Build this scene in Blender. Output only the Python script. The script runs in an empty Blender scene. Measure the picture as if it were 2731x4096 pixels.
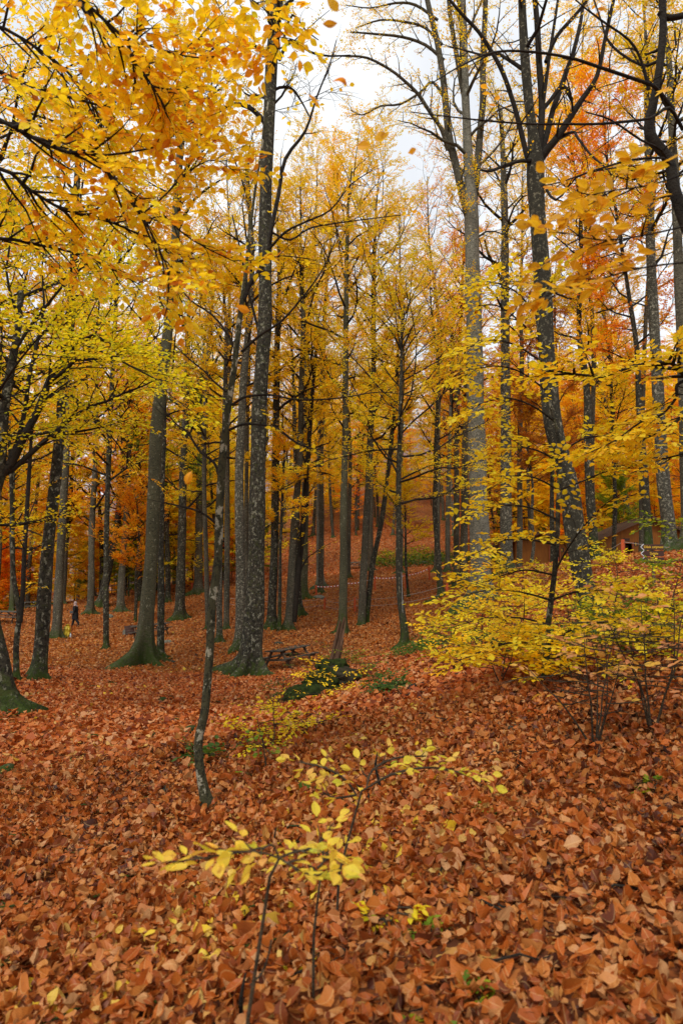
import bpy, bmesh, math, random
import numpy as np
from mathutils import Vector, Matrix, Euler

# ------------------------------------------------------------------ camera, sky, sun, exposure
scene = bpy.context.scene
COL = scene.collection
FPX = 1024 * 24 / 36.0
PITCH = math.atan(88 / FPX)
CAM = np.array([0.0, 0.0, 1.6])
cam_data = bpy.data.cameras.new("camera")
cam_data.sensor_fit = 'VERTICAL'; cam_data.sensor_height = 36; cam_data.sensor_width = 24
cam_data.lens = 24; cam_data.clip_start = 0.05; cam_data.clip_end = 4000
cam_data.dof.use_dof = True; cam_data.dof.focus_distance = 16; cam_data.dof.aperture_fstop = 2.8
cam = bpy.data.objects.new("camera", cam_data); COL.objects.link(cam)
cam.location = CAM; cam.rotation_euler = (math.pi / 2 + PITCH, 0, 0)
scene.camera = cam

SUN_EL, SUN_AZ = math.radians(52), math.radians(200)
world = bpy.data.worlds.new("World"); scene.world = world; world.use_nodes = True
wn, wl = world.node_tree.nodes, world.node_tree.links
wn.clear()
wo = wn.new('ShaderNodeOutputWorld'); bg = wn.new('ShaderNodeBackground'); bg.inputs[1].default_value = 0.108
sky = wn.new('ShaderNodeTexSky'); sky.sky_type = 'NISHITA'; sky.sun_disc = False
sky.sun_elevation = SUN_EL; sky.sun_rotation = SUN_AZ
hs = wn.new('ShaderNodeHueSaturation'); hs.inputs['Saturation'].default_value = 0.12
wl.new(sky.outputs[0], hs.inputs['Color'])
cn = wn.new('ShaderNodeTexNoise'); cn.inputs['Scale'].default_value = 2.2; cn.inputs['Detail'].default_value = 5
cr = wn.new('ShaderNodeValToRGB')
cr.color_ramp.elements[0].position = 0.36; cr.color_ramp.elements[0].color = (5.4, 5.8, 6.5, 1)
cr.color_ramp.elements[1].position = 0.62; cr.color_ramp.elements[1].color = (8.6, 8.8, 9.0, 1)
tc = wn.new('ShaderNodeTexCoord'); wl.new(tc.outputs['Generated'], cn.inputs['Vector'])
wl.new(cn.outputs['Fac'], cr.inputs['Fac'])
mx = wn.new('ShaderNodeMixRGB'); mx.inputs['Fac'].default_value = 0.8
wl.new(hs.outputs[0], mx.inputs[1]); wl.new(cr.outputs[0], mx.inputs[2])
wl.new(mx.outputs[0], bg.inputs[0]); wl.new(bg.outputs[0], wo.inputs[0])

sl = bpy.data.lights.new("sun", 'SUN'); sl.energy = 1.8; sl.angle = math.radians(14); sl.color = (1.0, 0.95, 0.87)
so = bpy.data.objects.new("sun", sl); COL.objects.link(so)
so.rotation_euler = (math.pi / 2 - SUN_EL, 0, math.pi - SUN_AZ); so.location = (0, -20, 60)

scene.view_settings.view_transform = 'Standard'; scene.view_settings.look = 'None'
scene.view_settings.gamma = 1; scene.view_settings.exposure = 0.42
scene.render.engine = 'CYCLES'
cy = scene.cycles
cy.max_bounces = 9; cy.diffuse_bounces = 6; cy.glossy_bounces = 1; cy.transmission_bounces = 7; cy.transparent_max_bounces = 4
cy.use_denoising = True; cy.denoiser = 'OPENIMAGEDENOISE'; cy.denoising_input_passes = 'RGB_ALBEDO_NORMAL'; cy.denoising_prefilter = 'ACCURATE'; cy.caustics_reflective = False; cy.caustics_refractive = False

# ------------------------------------------------------------------ helpers
def P(px, py, d):
    """point whose picture position is (px, py) at the ground distance d in front of the camera"""
    u = (px - 341) / FPX; v = (512 - py) / FPX
    c, s = math.cos(PITCH), math.sin(PITCH)
    dx, dy, dz = u, c - v * s, s + v * c
    k = d / dy
    return np.array([dx * k, d, CAM[2] + dz * k])

def nrm(a):
    a = np.asarray(a, float)
    return a / np.maximum(np.linalg.norm(a, axis=-1, keepdims=True), 1e-9)

UP = np.array([0, 0, 1.0])

class MB:
    """collects vertices and faces of one mesh"""
    def __init__(s):
        s.v = []; s.q = []; s.t = []; s.n = 0; s.a = []; s.uv = []; s.m = []
    def add(s, v, q=None, t=None, rnd=None, uv=None):
        v = np.asarray(v, np.float32).reshape(-1, 3)
        if q is not None and len(q): s.q.append(np.asarray(q, np.int64).reshape(-1, 4) + s.n)
        if t is not None and len(t): s.t.append(np.asarray(t, np.int64).reshape(-1, 3) + s.n)
        s.v.append(v); s.n += len(v)
        if rnd is not None: s.a.append(np.asarray(rnd, np.float32).ravel())
        if uv is not None: s.uv.append(np.asarray(uv, np.float32).reshape(-1, 3))
    def mesh(s, name, mat, base=(0, 0, 0), smooth=False):
        me = bpy.data.meshes.new(name)
        v = np.concatenate(s.v) - np.asarray(base, np.float32)
        q = np.concatenate(s.q) if s.q else np.zeros((0, 4), int)
        t = np.concatenate(s.t) if s.t else np.zeros((0, 3), int)
        me.vertices.add(len(v)); me.vertices.foreach_set('co', v.astype(np.float32).ravel())
        loops = np.concatenate([q.ravel(), t.ravel()]).astype(np.int32)
        me.loops.add(len(loops)); me.loops.foreach_set('vertex_index', loops)
        st = np.concatenate([np.arange(len(q)) * 4, len(q) * 4 + np.arange(len(t)) * 3]).astype(np.int32)
        me.polygons.add(len(st)); me.polygons.foreach_set('loop_start', st)
        me.polygons.foreach_set('use_smooth', np.full(len(st), smooth, bool))
        me.update(calc_edges=True)
        if s.a:
            at = me.attributes.new('rnd', 'FLOAT', 'POINT'); at.data.foreach_set('value', np.concatenate(s.a))
        if s.uv:
            at = me.attributes.new('luv', 'FLOAT_VECTOR', 'POINT'); at.data.foreach_set('vector', np.concatenate(s.uv).ravel())
        for m in (mat if isinstance(mat, (list, tuple)) else [mat]): me.materials.append(m)
        return me
    # simple solids
    def box(s, c, size, R=None):
        x, y, z = [k / 2 for k in size]
        v = np.array([[i, j, k] for i in (-x, x) for j in (-y, y) for k in (-z, z)], float)
        if R is not None: v = v @ np.asarray(R).T
        v = v + np.asarray(c)
        s.add(v, q=[[0, 1, 3, 2], [4, 6, 7, 5], [0, 4, 5, 1], [2, 3, 7, 6], [0, 2, 6, 4], [1, 5, 7, 3]])
    def bar(s, a, b, w, h, up=(0, 0, 1)):
        a = np.asarray(a, float); b = np.asarray(b, float); d = b - a; L = np.linalg.norm(d); x = d / L
        y = nrm(np.cross(up, x)); z = np.cross(x, y)
        s.box((a + b) / 2, (L, w, h), np.stack([x, y, z], 1))
    def tube(s, pts, rad, k=6, wob=0.0, rng=None, cap=True, flare=None):
        pts = np.asarray(pts, float); n = len(pts); rad = np.asarray(rad, float)
        tg = np.gradient(pts, axis=0); tg = nrm(tg)
        ref = np.array([1.0, 0, 0]) if abs(tg[0][0]) < 0.8 else np.array([0, 1.0, 0])
        fr = np.zeros((n, 3)); a = nrm(np.cross(tg[0], ref))
        for i in range(n):
            a = a - tg[i] * np.dot(a, tg[i]); a = a / max(np.linalg.norm(a), 1e-9); fr[i] = a
        b = np.cross(tg, fr)
        th = np.arange(k) * 2 * math.pi / k
        rr = np.repeat(rad[:, None], k, 1)
        if flare is not None: rr = rr * flare
        if wob: rr = rr * (1 + wob * (rng.random((n, k)) - 0.5))
        v = pts[:, None] + rr[..., None] * (np.cos(th)[None, :, None] * fr[:, None] + np.sin(th)[None, :, None] * b[:, None])
        v = v.reshape(-1, 3)
        i = np.arange(n - 1)[:, None] * k; j = np.arange(k)[None]; j2 = (j + 1) % k
        q = np.stack([i + j, i + j2, i + k + j2, i + k + j], -1).reshape(-1, 4)
        t = None
        if cap:
            v = np.vstack([v, pts[-1:]]); o = (n - 1) * k
            t = np.stack([o + np.arange(k), o + (np.arange(k) + 1) % k, np.full(k, n * k)], 1)
        s.add(v, q, t)

def setp(o, label=None, cat=None, group=None, kind=None):
    if label: o['label'] = label
    if cat: o['category'] = cat
    if group: o['group'] = group
    if kind: o['kind'] = kind
    return o
def link(name, me, parent=None, loc=None):
    o = bpy.data.objects.new(name, me); COL.objects.link(o)
    if parent is not None: o.parent = parent
    if loc is not None: o.location = loc
    return o
def thing(name, label, cat, loc=(0, 0, 0), rz=0, group=None, kind=None):
    o = bpy.data.objects.new(name, None); COL.objects.link(o); o.location = loc; o.rotation_euler = (0, 0, rz)
    o.empty_display_size = 0.3
    return setp(o, label, cat, group, kind)

# ------------------------------------------------------------------ materials
def newmat(name):
    m = bpy.data.materials.new(name); m.use_nodes = True
    nt = m.node_tree; nt.nodes.clear()
    return m, nt.nodes, nt.links
def ramp(nodes, stops, interp='LINEAR'):
    r = nodes.new('ShaderNodeValToRGB'); cr = r.color_ramp; cr.interpolation = interp
    while len(cr.elements) > 1: cr.elements.remove(cr.elements[-1])
    for i, (p, c) in enumerate(stops):
        e = cr.elements[0] if i == 0 else cr.elements.new(p)
        e.position = p; e.color = (*c, 1)
    return r
def mixc(n, l, fac, a, b, mode='MIX'):
    m = n.new('ShaderNodeMixRGB'); m.blend_type = mode
    for s, v in ((0, fac), (1, a), (2, b)):
        if hasattr(v, 'links'): l.new(v, m.inputs[s])
        elif isinstance(v, (int, float)): m.inputs[s].default_value = v
        else: m.inputs[s].default_value = (*v, 1)
    return m.outputs[0]
def noise(n, l, vec, scale, detail=4, rough=0.55, dist=0):
    t = n.new('ShaderNodeTexNoise'); t.inputs['Scale'].default_value = scale; t.inputs['Detail'].default_value = detail
    t.inputs['Roughness'].default_value = rough; t.inputs['Distortion'].default_value = dist
    if vec is not None: l.new(vec, t.inputs['Vector'])
    return t.outputs['Fac']
def maprange(n, l, v, a, b, c=0, d=1):
    m = n.new('ShaderNodeMapRange'); m.inputs[1].default_value = a; m.inputs[2].default_value = b
    m.inputs[3].default_value = c; m.inputs[4].default_value = d; l.new(v, m.inputs[0]); return m.outputs[0]
def mapping(n, l, scale, coord='Object'):
    t = n.new('ShaderNodeTexCoord'); m = n.new('ShaderNodeMapping'); m.inputs['Scale'].default_value = scale
    l.new(t.outputs[coord], m.inputs[0]); return m.outputs[0]

PAL = {
 'yellow': [(0, (.50, .50, .02)), (.10, (.80, .68, .025)), (.45, (.93, .70, .02)), (.72, (.93, .60, .018)), (.92, (.84, .42, .016)), (1, (.5, .18, .014))],
 'lime':   [(0, (.22, .30, .015)), (.12, (.52, .54, .016)), (.4, (.86, .74, .02)), (.85, (.93, .68, .018)), (1, (.84, .44, .014))],
 'green':  [(0, (.06, .12, .012)), (.4, (.14, .24, .014)), (.75, (.34, .38, .016)), (1, (.7, .58, .02))],
 'gold':   [(0, (.82, .70, .018)), (.25, (.94, .70, .018)), (.6, (.94, .60, .016)), (.85, (.88, .40, .014)), (1, (.52, .18, .014))],
 'orange': [(0, (.92, .60, .016)), (.25, (.90, .44, .014)), (.65, (.82, .29, .014)), (1, (.5, .12, .014))],
 'rust':   [(0, (.75, .38, .03)), (.4, (.62, .24, .03)), (1, (.36, .10, .02))],
 'peach':  [(0, (.80, .58, .06)), (.35, (.80, .46, .08)), (.7, (.74, .36, .14)), (1, (.5, .18, .06))],
 'near':   [(0, (.42, .48, .02)), (.08, (.80, .68, .02)), (.36, (.93, .70, .018)), (.64, (.93, .60, .016)), (.8, (.80, .34, .014)), (1, (.46, .13, .012))],
 'orangebig': [(0, (.86, .58, .03)), (.5, (.84, .44, .02)), (1, (.64, .22, .015))],
 'seed':   [(0, (.36, .48, .03)), (.25, (.78, .70, .05)), (.7, (.88, .68, .07)), (1, (.84, .46, .12))],
 'deep':   [(0, (.025, .06, .012)), (.5, (.05, .12, .018)), (1, (.14, .22, .03))],
}
def leafmat(name, pal, trans=0.48, detail=False, rough=0.5):
    m, n, l = newmat(name)
    a = n.new('ShaderNodeAttribute'); a.attribute_name = 'rnd'
    oi = n.new('ShaderNodeObjectInfo')
    r = ramp(n, PAL[pal] if pal.startswith('litter') else [(p_, (c_[0], min(c_[1] * (1.13 if pal in ('near', 'gold', 'orange') else 1.03), .95), c_[2] * 1.1)) for p_, c_ in PAL[pal]]); l.new(a.outputs['Fac'], r.inputs[0])
    c = r.outputs[0]
    if detail:
        u = n.new('ShaderNodeAttribute'); u.attribute_name = 'luv'
        # side veins and a paler midrib
        sx = n.new('ShaderNodeSeparateXYZ'); l.new(u.outputs['Vector'], sx.inputs[0])
        ab = n.new('ShaderNodeMath'); ab.operation = 'ABSOLUTE'; l.new(sx.outputs[0], ab.inputs[0])
        ml = n.new('ShaderNodeMath'); ml.operation = 'MULTIPLY_ADD'; l.new(ab.outputs[0], ml.inputs[0]); ml.inputs[1].default_value = -1.1; l.new(sx.outputs[1], ml.inputs[2])
        sn = n.new('ShaderNodeMath'); sn.operation = 'MULTIPLY'; l.new(ml.outputs[0], sn.inputs[0]); sn.inputs[1].default_value = 60
        sn2 = n.new('ShaderNodeMath'); sn2.operation = 'SINE'; l.new(sn.outputs[0], sn2.inputs[0])
        vein = maprange(n, l, sn2.outputs[0], 0.6, 1, 0, 0.28)
        c = mixc(n, l, vein, c, (.2, .08, .02), 'MULTIPLY')
        mid = maprange(n, l, ab.outputs[0], 0.0, 0.03, 0.35, 0)
        c = mixc(n, l, mid, c, (.75, .5, .2))
        tcn = mapping(n, l, (1, 1, 1))
        sp = noise(n, l, tcn, 34, 3)
        spots = maprange(n, l, sp, 0.58, 0.7, 0, .6)
        c = mixc(n, l, spots, c, (.34, .11, .02))
    # each tree a little different
    h = n.new('ShaderNodeHueSaturation'); l.new(c, h.inputs['Color'])
    l.new(maprange(n, l, oi.outputs['Random'], 0, 1, .488, .51), h.inputs['Hue'])
    l.new(maprange(n, l, oi.outputs['Random'], 0, 1, 1.1, .86), h.inputs['Value'])
    c = h.outputs[0]
    d = n.new('ShaderNodeBsdfPrincipled'); d.inputs['Roughness'].default_value = rough
    d.inputs['Specular IOR Level'].default_value = 0.25
    t = n.new('ShaderNodeBsdfTranslucent'); l.new(c, d.inputs['Base Color'])
    tcx = mixc(n, l, 1.0, c, (1.25, 1.08, .8), 'MULTIPLY'); l.new(tcx, t.inputs['Color'])
    ms = n.new('ShaderNodeMixShader'); ms.inputs[0].default_value = trans
    l.new(d.outputs[0], ms.inputs[1]); l.new(t.outputs[0], ms.inputs[2])
    o = n.new('ShaderNodeOutputMaterial'); l.new(ms.outputs[0], o.inputs[0])
    return m

def barkmat(name, c1, c2, dark, lichen, lich=.3, moss=1.0, darkamt=.4, zs=2.4, mossup=.0, scale=1.0):
    m, n, l = newmat(name)
    oi = n.new('ShaderNodeObjectInfo'); ofs = n.new('ShaderNodeVectorMath'); ofs.operation = 'SCALE'; ofs.inputs[0].default_value = (37, 53, 71); l.new(oi.outputs['Random'], ofs.inputs['Scale'])
    def mapping(n, l, sc):
        t = n.new('ShaderNodeTexCoord'); mm = n.new('ShaderNodeMapping'); mm.inputs['Scale'].default_value = sc; l.new(t.outputs['Object'], mm.inputs[0]); l.new(ofs.outputs[0], mm.inputs['Location']); return mm.outputs[0]
    v = mapping(n, l, (2.2 * scale, 2.2 * scale, zs * scale)); v2 = mapping(n, l, (1, 1, .35))
    a = noise(n, l, v2, 1.6, 5, .6); b = noise(n, l, v, 5, 6, .65, .4); g = noise(n, l, v, 2.6, 5, .7, .6); f = noise(n, l, v, 16, 4, .7)
    c = mixc(n, l, maprange(n, l, a, .35, .65), c1, c2)
    c = mixc(n, l, maprange(n, l, f, .35, .75, 0, .55), c, dark)
    c = mixc(n, l, maprange(n, l, b, .60 - .25 * darkamt, .66 - .2 * darkamt, 0, .85), c, dark)
    vl = mapping(n, l, (1.3, 1.3, 1.0)); lc = noise(n, l, vl, 7, 5, .7)
    c = mixc(n, l, maprange(n, l, lc, .70 - .28 * lich, .74 - .28 * lich, 0, .8), c, lichen)
    # moss on the foot and in streaks
    tco = n.new('ShaderNodeTexCoord'); sx = n.new('ShaderNodeSeparateXYZ'); l.new(tco.outputs['Object'], sx.inputs[0])
    hz = n.new('ShaderNodeMath'); hz.operation = 'MULTIPLY_ADD'; l.new(g, hz.inputs[0]); hz.inputs[1].default_value = 2.4 * moss; 
    neg = n.new('ShaderNodeMath'); neg.operation = 'MULTIPLY'; l.new(sx.outputs[2], neg.inputs[0]); neg.inputs[1].default_value = -1; l.new(neg.outputs[0], hz.inputs[2])
    mk = maprange(n, l, hz.outputs[0], .5 * moss, 1.15 * moss, 0, .95)
    mk = mixc(n, l, 1.0, mk, maprange(n, l, noise(n, l, mapping(n, l, (1, 1, .5)), 7, 5, .7), .36, .5, .25, 1), 'MULTIPLY')
    mn = noise(n, l, v, 12, 4, .7)
    mc = mixc(n, l, mn, (.012, .024, .003), (.06, .10, .008))
    c = mixc(n, l, mk, c, mc)
    if mossup: c = mixc(n, l, maprange(n, l, g, .62 - mossup, .72 - mossup * .8, 0, .8), c, (.05, .055, .014))
    p = n.new('ShaderNodeBsdfPrincipled'); p.inputs['Roughness'].default_value = .88; p.inputs['Specular IOR Level'].default_value = .2
    l.new(c, p.inputs['Base Color'])
    bp = n.new('ShaderNodeBump'); bp.inputs['Strength'].default_value = .9; bp.inputs['Distance'].default_value = .06
    l.new(mixc(n, l, .5, b, f), bp.inputs['Height']); l.new(bp.outputs[0], p.inputs['Normal'])
    o = n.new('ShaderNodeOutputMaterial'); l.new(p.outputs[0], o.inputs[0])
    return m
BARK = {
 'dark':  barkmat('bark dark', (.075, 0.0637, 0.0420), (.034, 0.0299, 0.0202), (.012, 0.0106, 0.0076), (.24, 0.2316, 0.1680), lich=.50, moss=1.0, darkamt=.55, mossup=.08),
 'grey':  barkmat('bark grey', (.155, 0.1370, 0.0924), (.075, 0.0675, 0.0462), (.026, 0.0232, 0.0168), (.30, 0.2798, 0.2016), lich=.38, moss=.9, darkamt=.42, zs=5, mossup=.04),
 'pale':  barkmat('bark pale', (.26, 0.2412, 0.1764), (.15, 0.1399, 0.1008), (.035, 0.0318, 0.0227), (.42, 0.3956, 0.2940), lich=.42, moss=1.2, darkamt=.8, zs=3),
 'big':   barkmat('bark big grey', (.27, 0.2557, 0.1974), (.17, 0.1641, 0.1260), (.055, 0.0511, 0.0386), (.36, 0.3426, 0.2604), lich=.42, moss=1.0, darkamt=.42, zs=6),
 'olive': barkmat('bark olive', (.13, 0.1206, 0.0655), (.075, 0.0724, 0.0403), (.03, 0.0289, 0.0185), (.30, 0.2895, 0.2016), lich=.34, moss=2.1, darkamt=.35, zs=6, mossup=.03),
 'spot':  barkmat('bark spotted', (.085, 0.0772, 0.0378), (.05, 0.0483, 0.0235), (.018, 0.0174, 0.0101), (.44, 0.4053, 0.2940), lich=.52, moss=.15, darkamt=.4, zs=1.6, scale=2.4),
 'blotch':barkmat('bark blotched', (.22, 0.1978, 0.1302), (.11, 0.0965, 0.0630), (.012, 0.0106, 0.0067), (.38, 0.3474, 0.2436), lich=.36, moss=2.0, darkamt=1.0, zs=1.6),
 'twig':  barkmat('bark twig', (.035, 0.0270, 0.0185), (.022, 0.0174, 0.0118), (.010, 0.0077, 0.0059), (.13, 0.1158, 0.0756), lich=.1, moss=.01, darkamt=.3),
 'twigbrown': barkmat('bark brown twig', (.085, 0.0579, 0.0319), (.055, 0.0386, 0.0235), (.025, 0.0193, 0.0126), (.18, 0.1447, 0.0924), lich=.2, moss=.01, darkamt=.2),
}
LM = {k: leafmat('leaves ' + k, k) for k in ('yellow', 'lime', 'green', 'gold', 'orange', 'rust', 'deep')}
LMN = {k: leafmat('close leaves ' + k, k, detail=True, trans=.5) for k in ('near', 'yellow', 'orangebig', 'seed', 'peach', 'lime')}

def plain(name, c, rough=.7, c2=None, scale=8, bump=0, spec=.3, stretch=(1, 1, 1), metal=0):
    m, n, l = newmat(name)
    v = mapping(n, l, stretch); f = noise(n, l, v, scale, 5, .65)
    p = n.new('ShaderNodeBsdfPrincipled'); p.inputs['Roughness'].default_value = rough; p.inputs['Specular IOR Level'].default_value = spec
    p.inputs['Metallic'].default_value = metal
    l.new(mixc(n, l, maprange(n, l, f, .3, .7), c, c2 if c2 else tuple(k * .6 for k in c)), p.inputs['Base Color'])
    if bump:
        b = n.new('ShaderNodeBump'); b.inputs['Strength'].default_value = bump; b.inputs['Distance'].default_value = .02
        l.new(f, b.inputs['Height']); l.new(b.outputs[0], p.inputs['Normal'])
    o = n.new('ShaderNodeOutputMaterial'); l.new(p.outputs[0], o.inputs[0]); return m

# ------------------------------------------------------------------ terrain
CTRL = [(208, 814, 6.2), (11, 714, 12), (38, 683, 20), (139, 664, 29), (245, 676, 26), (290, 664, 29), (331, 688, 17), (300, 706, 15.5),
 (404, 649, 27), (361, 626, 40), (342, 634, 36), (289, 630, 38), (271, 628, 38), (74, 627, 46), (55, 638, 40), (119, 611, 55), (101, 606, 56),
 (89, 614, 52), (179, 620, 48), (198, 590, 62), (303, 598, 50), (320, 586, 56), (408, 594, 50), (354, 569, 80), (325, 544, 95), (335, 543, 96),
 (462, 583, 50), (455, 567, 62), (440, 601, 45), (482, 603, 30), (505, 571, 38), (592, 642, 19.5), (545, 677, 8.5), (595, 752, 6), (650, 740, 6),
 (655, 556, 24), (690, 552, 24), (612, 598, 21), (640, 583, 42), (520, 578, 44), (62, 604, 58), (12, 611, 54), (0, 622, 45), (30, 611, 55), (135, 621, 47),
 (341, 500, 130), (440, 505, 130), (540, 520, 120), (640, 530, 110), (160, 588, 66), (130, 638, 42), (17, 671, 20), (440, 700, 9), (470, 640, 17), (430, 640, 24)]
cp = [P(*c) for c in CTRL]
cp += [np.array(k, float) for k in [(0, 0, 0), (-3, 0, -.25), (3, 0, .12), (0, -8, .4), (-8, -6, -.9), (9, -6, 1.0), (0, 2.8, 0), (-1.6, 3, -.22), (1.6, 3, .1),
 (-12, 4, -1.3), (12, 6, .9), (-20, 12, -2.2), (18, 14, 2.2), (-40, 60, -3), (-60, 100, -6), (70, 60, 5), (60, 110, 16), (-30, 120, 2), (0, 170, 30), (-40, 170, 6), (50, 170, 34), (-35, 30, -2.6), (30, 30, 3)]]
cp = np.array(cp)
def tps_fit(pt, lam=.6):
    n = len(pt); s = 20.0
    x = pt[:, :2] / s
    r2 = ((x[:, None] - x[None]) ** 2).sum(-1); K = .5 * r2 * np.log(r2 + 1e-9)
    lamv = lam * .002 * (1 + np.hypot(pt[:, 0], pt[:, 1]) / 10)
    A = np.zeros((n + 3, n + 3)); A[:n, :n] = K + np.diag(lamv)
    A[:n, n] = 1; A[:n, n + 1:] = x; A[n, :n] = 1; A[n + 1:, :n] = x.T
    w = np.linalg.solve(A, np.concatenate([pt[:, 2], [0, 0, 0]]))
    return x, w, s
_tx, _tw, _ts = tps_fit(cp)
def tps(X, Y):
    q = np.stack([np.ravel(X), np.ravel(Y)], 1) / _ts; out = np.zeros(len(q))
    for i in range(0, len(q), 20000):
        c = q[i:i + 20000]; r2 = ((c[:, None] - _tx[None]) ** 2).sum(-1)
        out[i:i + 20000] = (.5 * r2 * np.log(r2 + 1e-9)) @ _tw[:-3] + _tw[-3] + c @ _tw[-2:]
    return out.reshape(np.shape(X))
def axis(segs):
    r = [segs[0][0]]
    for a, b, st in segs:
        k = max(1, int(round((b - a) / st))); r += list(a + (b - a) * (np.arange(k) + 1) / k)
    return np.array(r)
GX = axis([(-1500, -300, 150), (-300, -80, 20), (-80, -24, 2), (-24, -8, .5), (-8, 8, .2), (8, 24, .5), (24, 80, 2), (80, 300, 20), (300, 1500, 150)])
GY = axis([(-300, -20, 35), (-20, -2, 2), (-2, 12, .2), (12, 40, .5), (40, 90, 1.2), (90, 180, 5), (180, 400, 20), (400, 2200, 150)])
gx, gy = np.meshgrid(GX, GY, indexing='ij')
cx = np.clip(gx, -70, 75); cyy = np.clip(gy, -12, 175)
gz = tps(cx, cyy)
over = np.hypot(gx - cx, gy - cyy)
gz = gz + over * np.where(gy > 175, .10, 0) * np.clip((gx + 40) / 60, 0, 1) * np.exp(-over / 400)
gz -= np.clip(-(gx + 45) / 60, 0, 1) * 3
gz += .035 * np.sin(gx * 2.1 + 1.3 * np.sin(gy * 1.3)) * np.sin(gy * 1.7 + np.sin(gx * .9)) + .02 * np.sin(gx * 5.3 + gy * 2.7) * np.sin(gy * 4.9 - gx)
def H(x, y):
    x = np.asarray(x, float); y = np.asarray(y, float)
    i = np.clip(np.searchsorted(GX, x) - 1, 0, len(GX) - 2); j = np.clip(np.searchsorted(GY, y) - 1, 0, len(GY) - 2)
    fx = np.clip((x - GX[i]) / (GX[i + 1] - GX[i]), 0, 1); fy = np.clip((y - GY[j]) / (GY[j + 1] - GY[j]), 0, 1)
    return gz[i, j] * (1 - fx) * (1 - fy) + gz[i + 1, j] * fx * (1 - fy) + gz[i, j + 1] * (1 - fx) * fy + gz[i + 1, j + 1] * fx * fy
def HN(x, y, e=.3):
    n = np.stack([-(H(x + e, y) - H(x - e, y)) / (2 * e), -(H(x, y + e) - H(x, y - e)) / (2 * e), np.ones_like(np.asarray(x, float))], -1)
    return nrm(n)
def G(px, py, d):
    p = P(px, py, d); return np.array([p[0], p[1], float(H(p[0], p[1]))])

def litter_material():
    m, n, l = newmat('forest floor')
    t = n.new('ShaderNodeTexCoord')
    vo = n.new('ShaderNodeTexVoronoi'); vo.inputs['Scale'].default_value = 15; vo.inputs['Randomness'].default_value = 1
    nz = n.new('ShaderNodeTexNoise'); nz.inputs['Scale'].default_value = 9; l.new(t.outputs['Object'], nz.inputs['Vector'])
    va = n.new('ShaderNodeVectorMath'); va.operation = 'MULTIPLY_ADD'; l.new(nz.outputs['Color'], va.inputs[0]); va.inputs[1].default_value = (.12, .12, .12); l.new(t.outputs['Object'], va.inputs[2])
    l.new(va.outputs[0], vo.inputs['Vector'])
    wnn = n.new('ShaderNodeTexWhiteNoise'); l.new(vo.outputs['Color'], wnn.inputs['Vector'])
    r = ramp(n, [(0, (.02, .009, .005)), (.3, (.14, .04, .010)), (.6, (.32, .095, .018)), (.85, (.42, .16, .04)), (1, (.5, .30, .07))])
    l.new(wnn.outputs['Value'], r.inputs[0])
    p = n.new('ShaderNodeBsdfPrincipled'); p.inputs['Roughness'].default_value = .75; p.inputs['Specular IOR Level'].default_value = .2
    big = noise(n, l, t.outputs['Object'], .25, 3)
    c = mixc(n, l, maprange(n, l, big, .35, .65, 0, .3), r.outputs[0], (.26, .07, .02))
    l.new(c, p.inputs['Base Color'])
    b = n.new('ShaderNodeBump'); b.inputs['Strength'].default_value = 1; b.inputs['Distance'].default_value = .06
    l.new(wnn.outputs['Value'], b.inputs['Height']); l.new(b.outputs[0], p.inputs['Normal'])
    o = n.new('ShaderNodeOutputMaterial'); l.new(p.outputs[0], o.inputs[0]); return m
mb = MB()
nx, ny = gx.shape
idx = np.arange(nx * ny).reshape(nx, ny)
mb.add(np.stack([gx, gy, gz], -1), q=np.stack([idx[:-1, :-1], idx[1:, :-1], idx[1:, 1:], idx[:-1, 1:]], -1).reshape(-1, 4))
g = link('ground', mb.mesh('ground', litter_material(), smooth=True)); setp(g, kind='structure')

# far wooded mountain, seen between the left hand trunks
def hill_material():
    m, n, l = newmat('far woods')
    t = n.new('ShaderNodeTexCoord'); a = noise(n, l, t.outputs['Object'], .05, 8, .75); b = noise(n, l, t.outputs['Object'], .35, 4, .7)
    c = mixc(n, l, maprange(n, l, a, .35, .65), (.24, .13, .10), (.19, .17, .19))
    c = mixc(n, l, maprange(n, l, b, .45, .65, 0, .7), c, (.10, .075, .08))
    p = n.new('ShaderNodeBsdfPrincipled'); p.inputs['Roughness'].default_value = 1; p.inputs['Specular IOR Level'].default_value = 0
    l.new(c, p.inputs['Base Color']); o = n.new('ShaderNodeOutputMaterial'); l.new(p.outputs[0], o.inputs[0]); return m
rg = np.random.default_rng(5)
hx = np.linspace(-700, 300, 120); hy = np.linspace(330, 800, 60); HX, HY = np.meshgrid(hx, hy, indexing='ij')
ridge = 118 + 22 * np.sin(HX * .011 + 1) + 9 * np.sin(HX * .037) + 5 * np.sin(HX * .09 + HY * .05)
HZ = -12 + ridge * np.exp(-((HY - 560) / 150) ** 2) + rg.random(HX.shape) * 3.5
mb = MB(); idx = np.arange(HX.size).reshape(HX.shape)
mb.add(np.stack([HX, HY, HZ], -1), q=np.stack([idx[:-1, :-1], idx[1:, :-1], idx[1:, 1:], idx[:-1, 1:]], -1).reshape(-1, 4))
o = link('hill', mb.mesh('hill', hill_material(), smooth=False)); setp(o, kind='structure')

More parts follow.
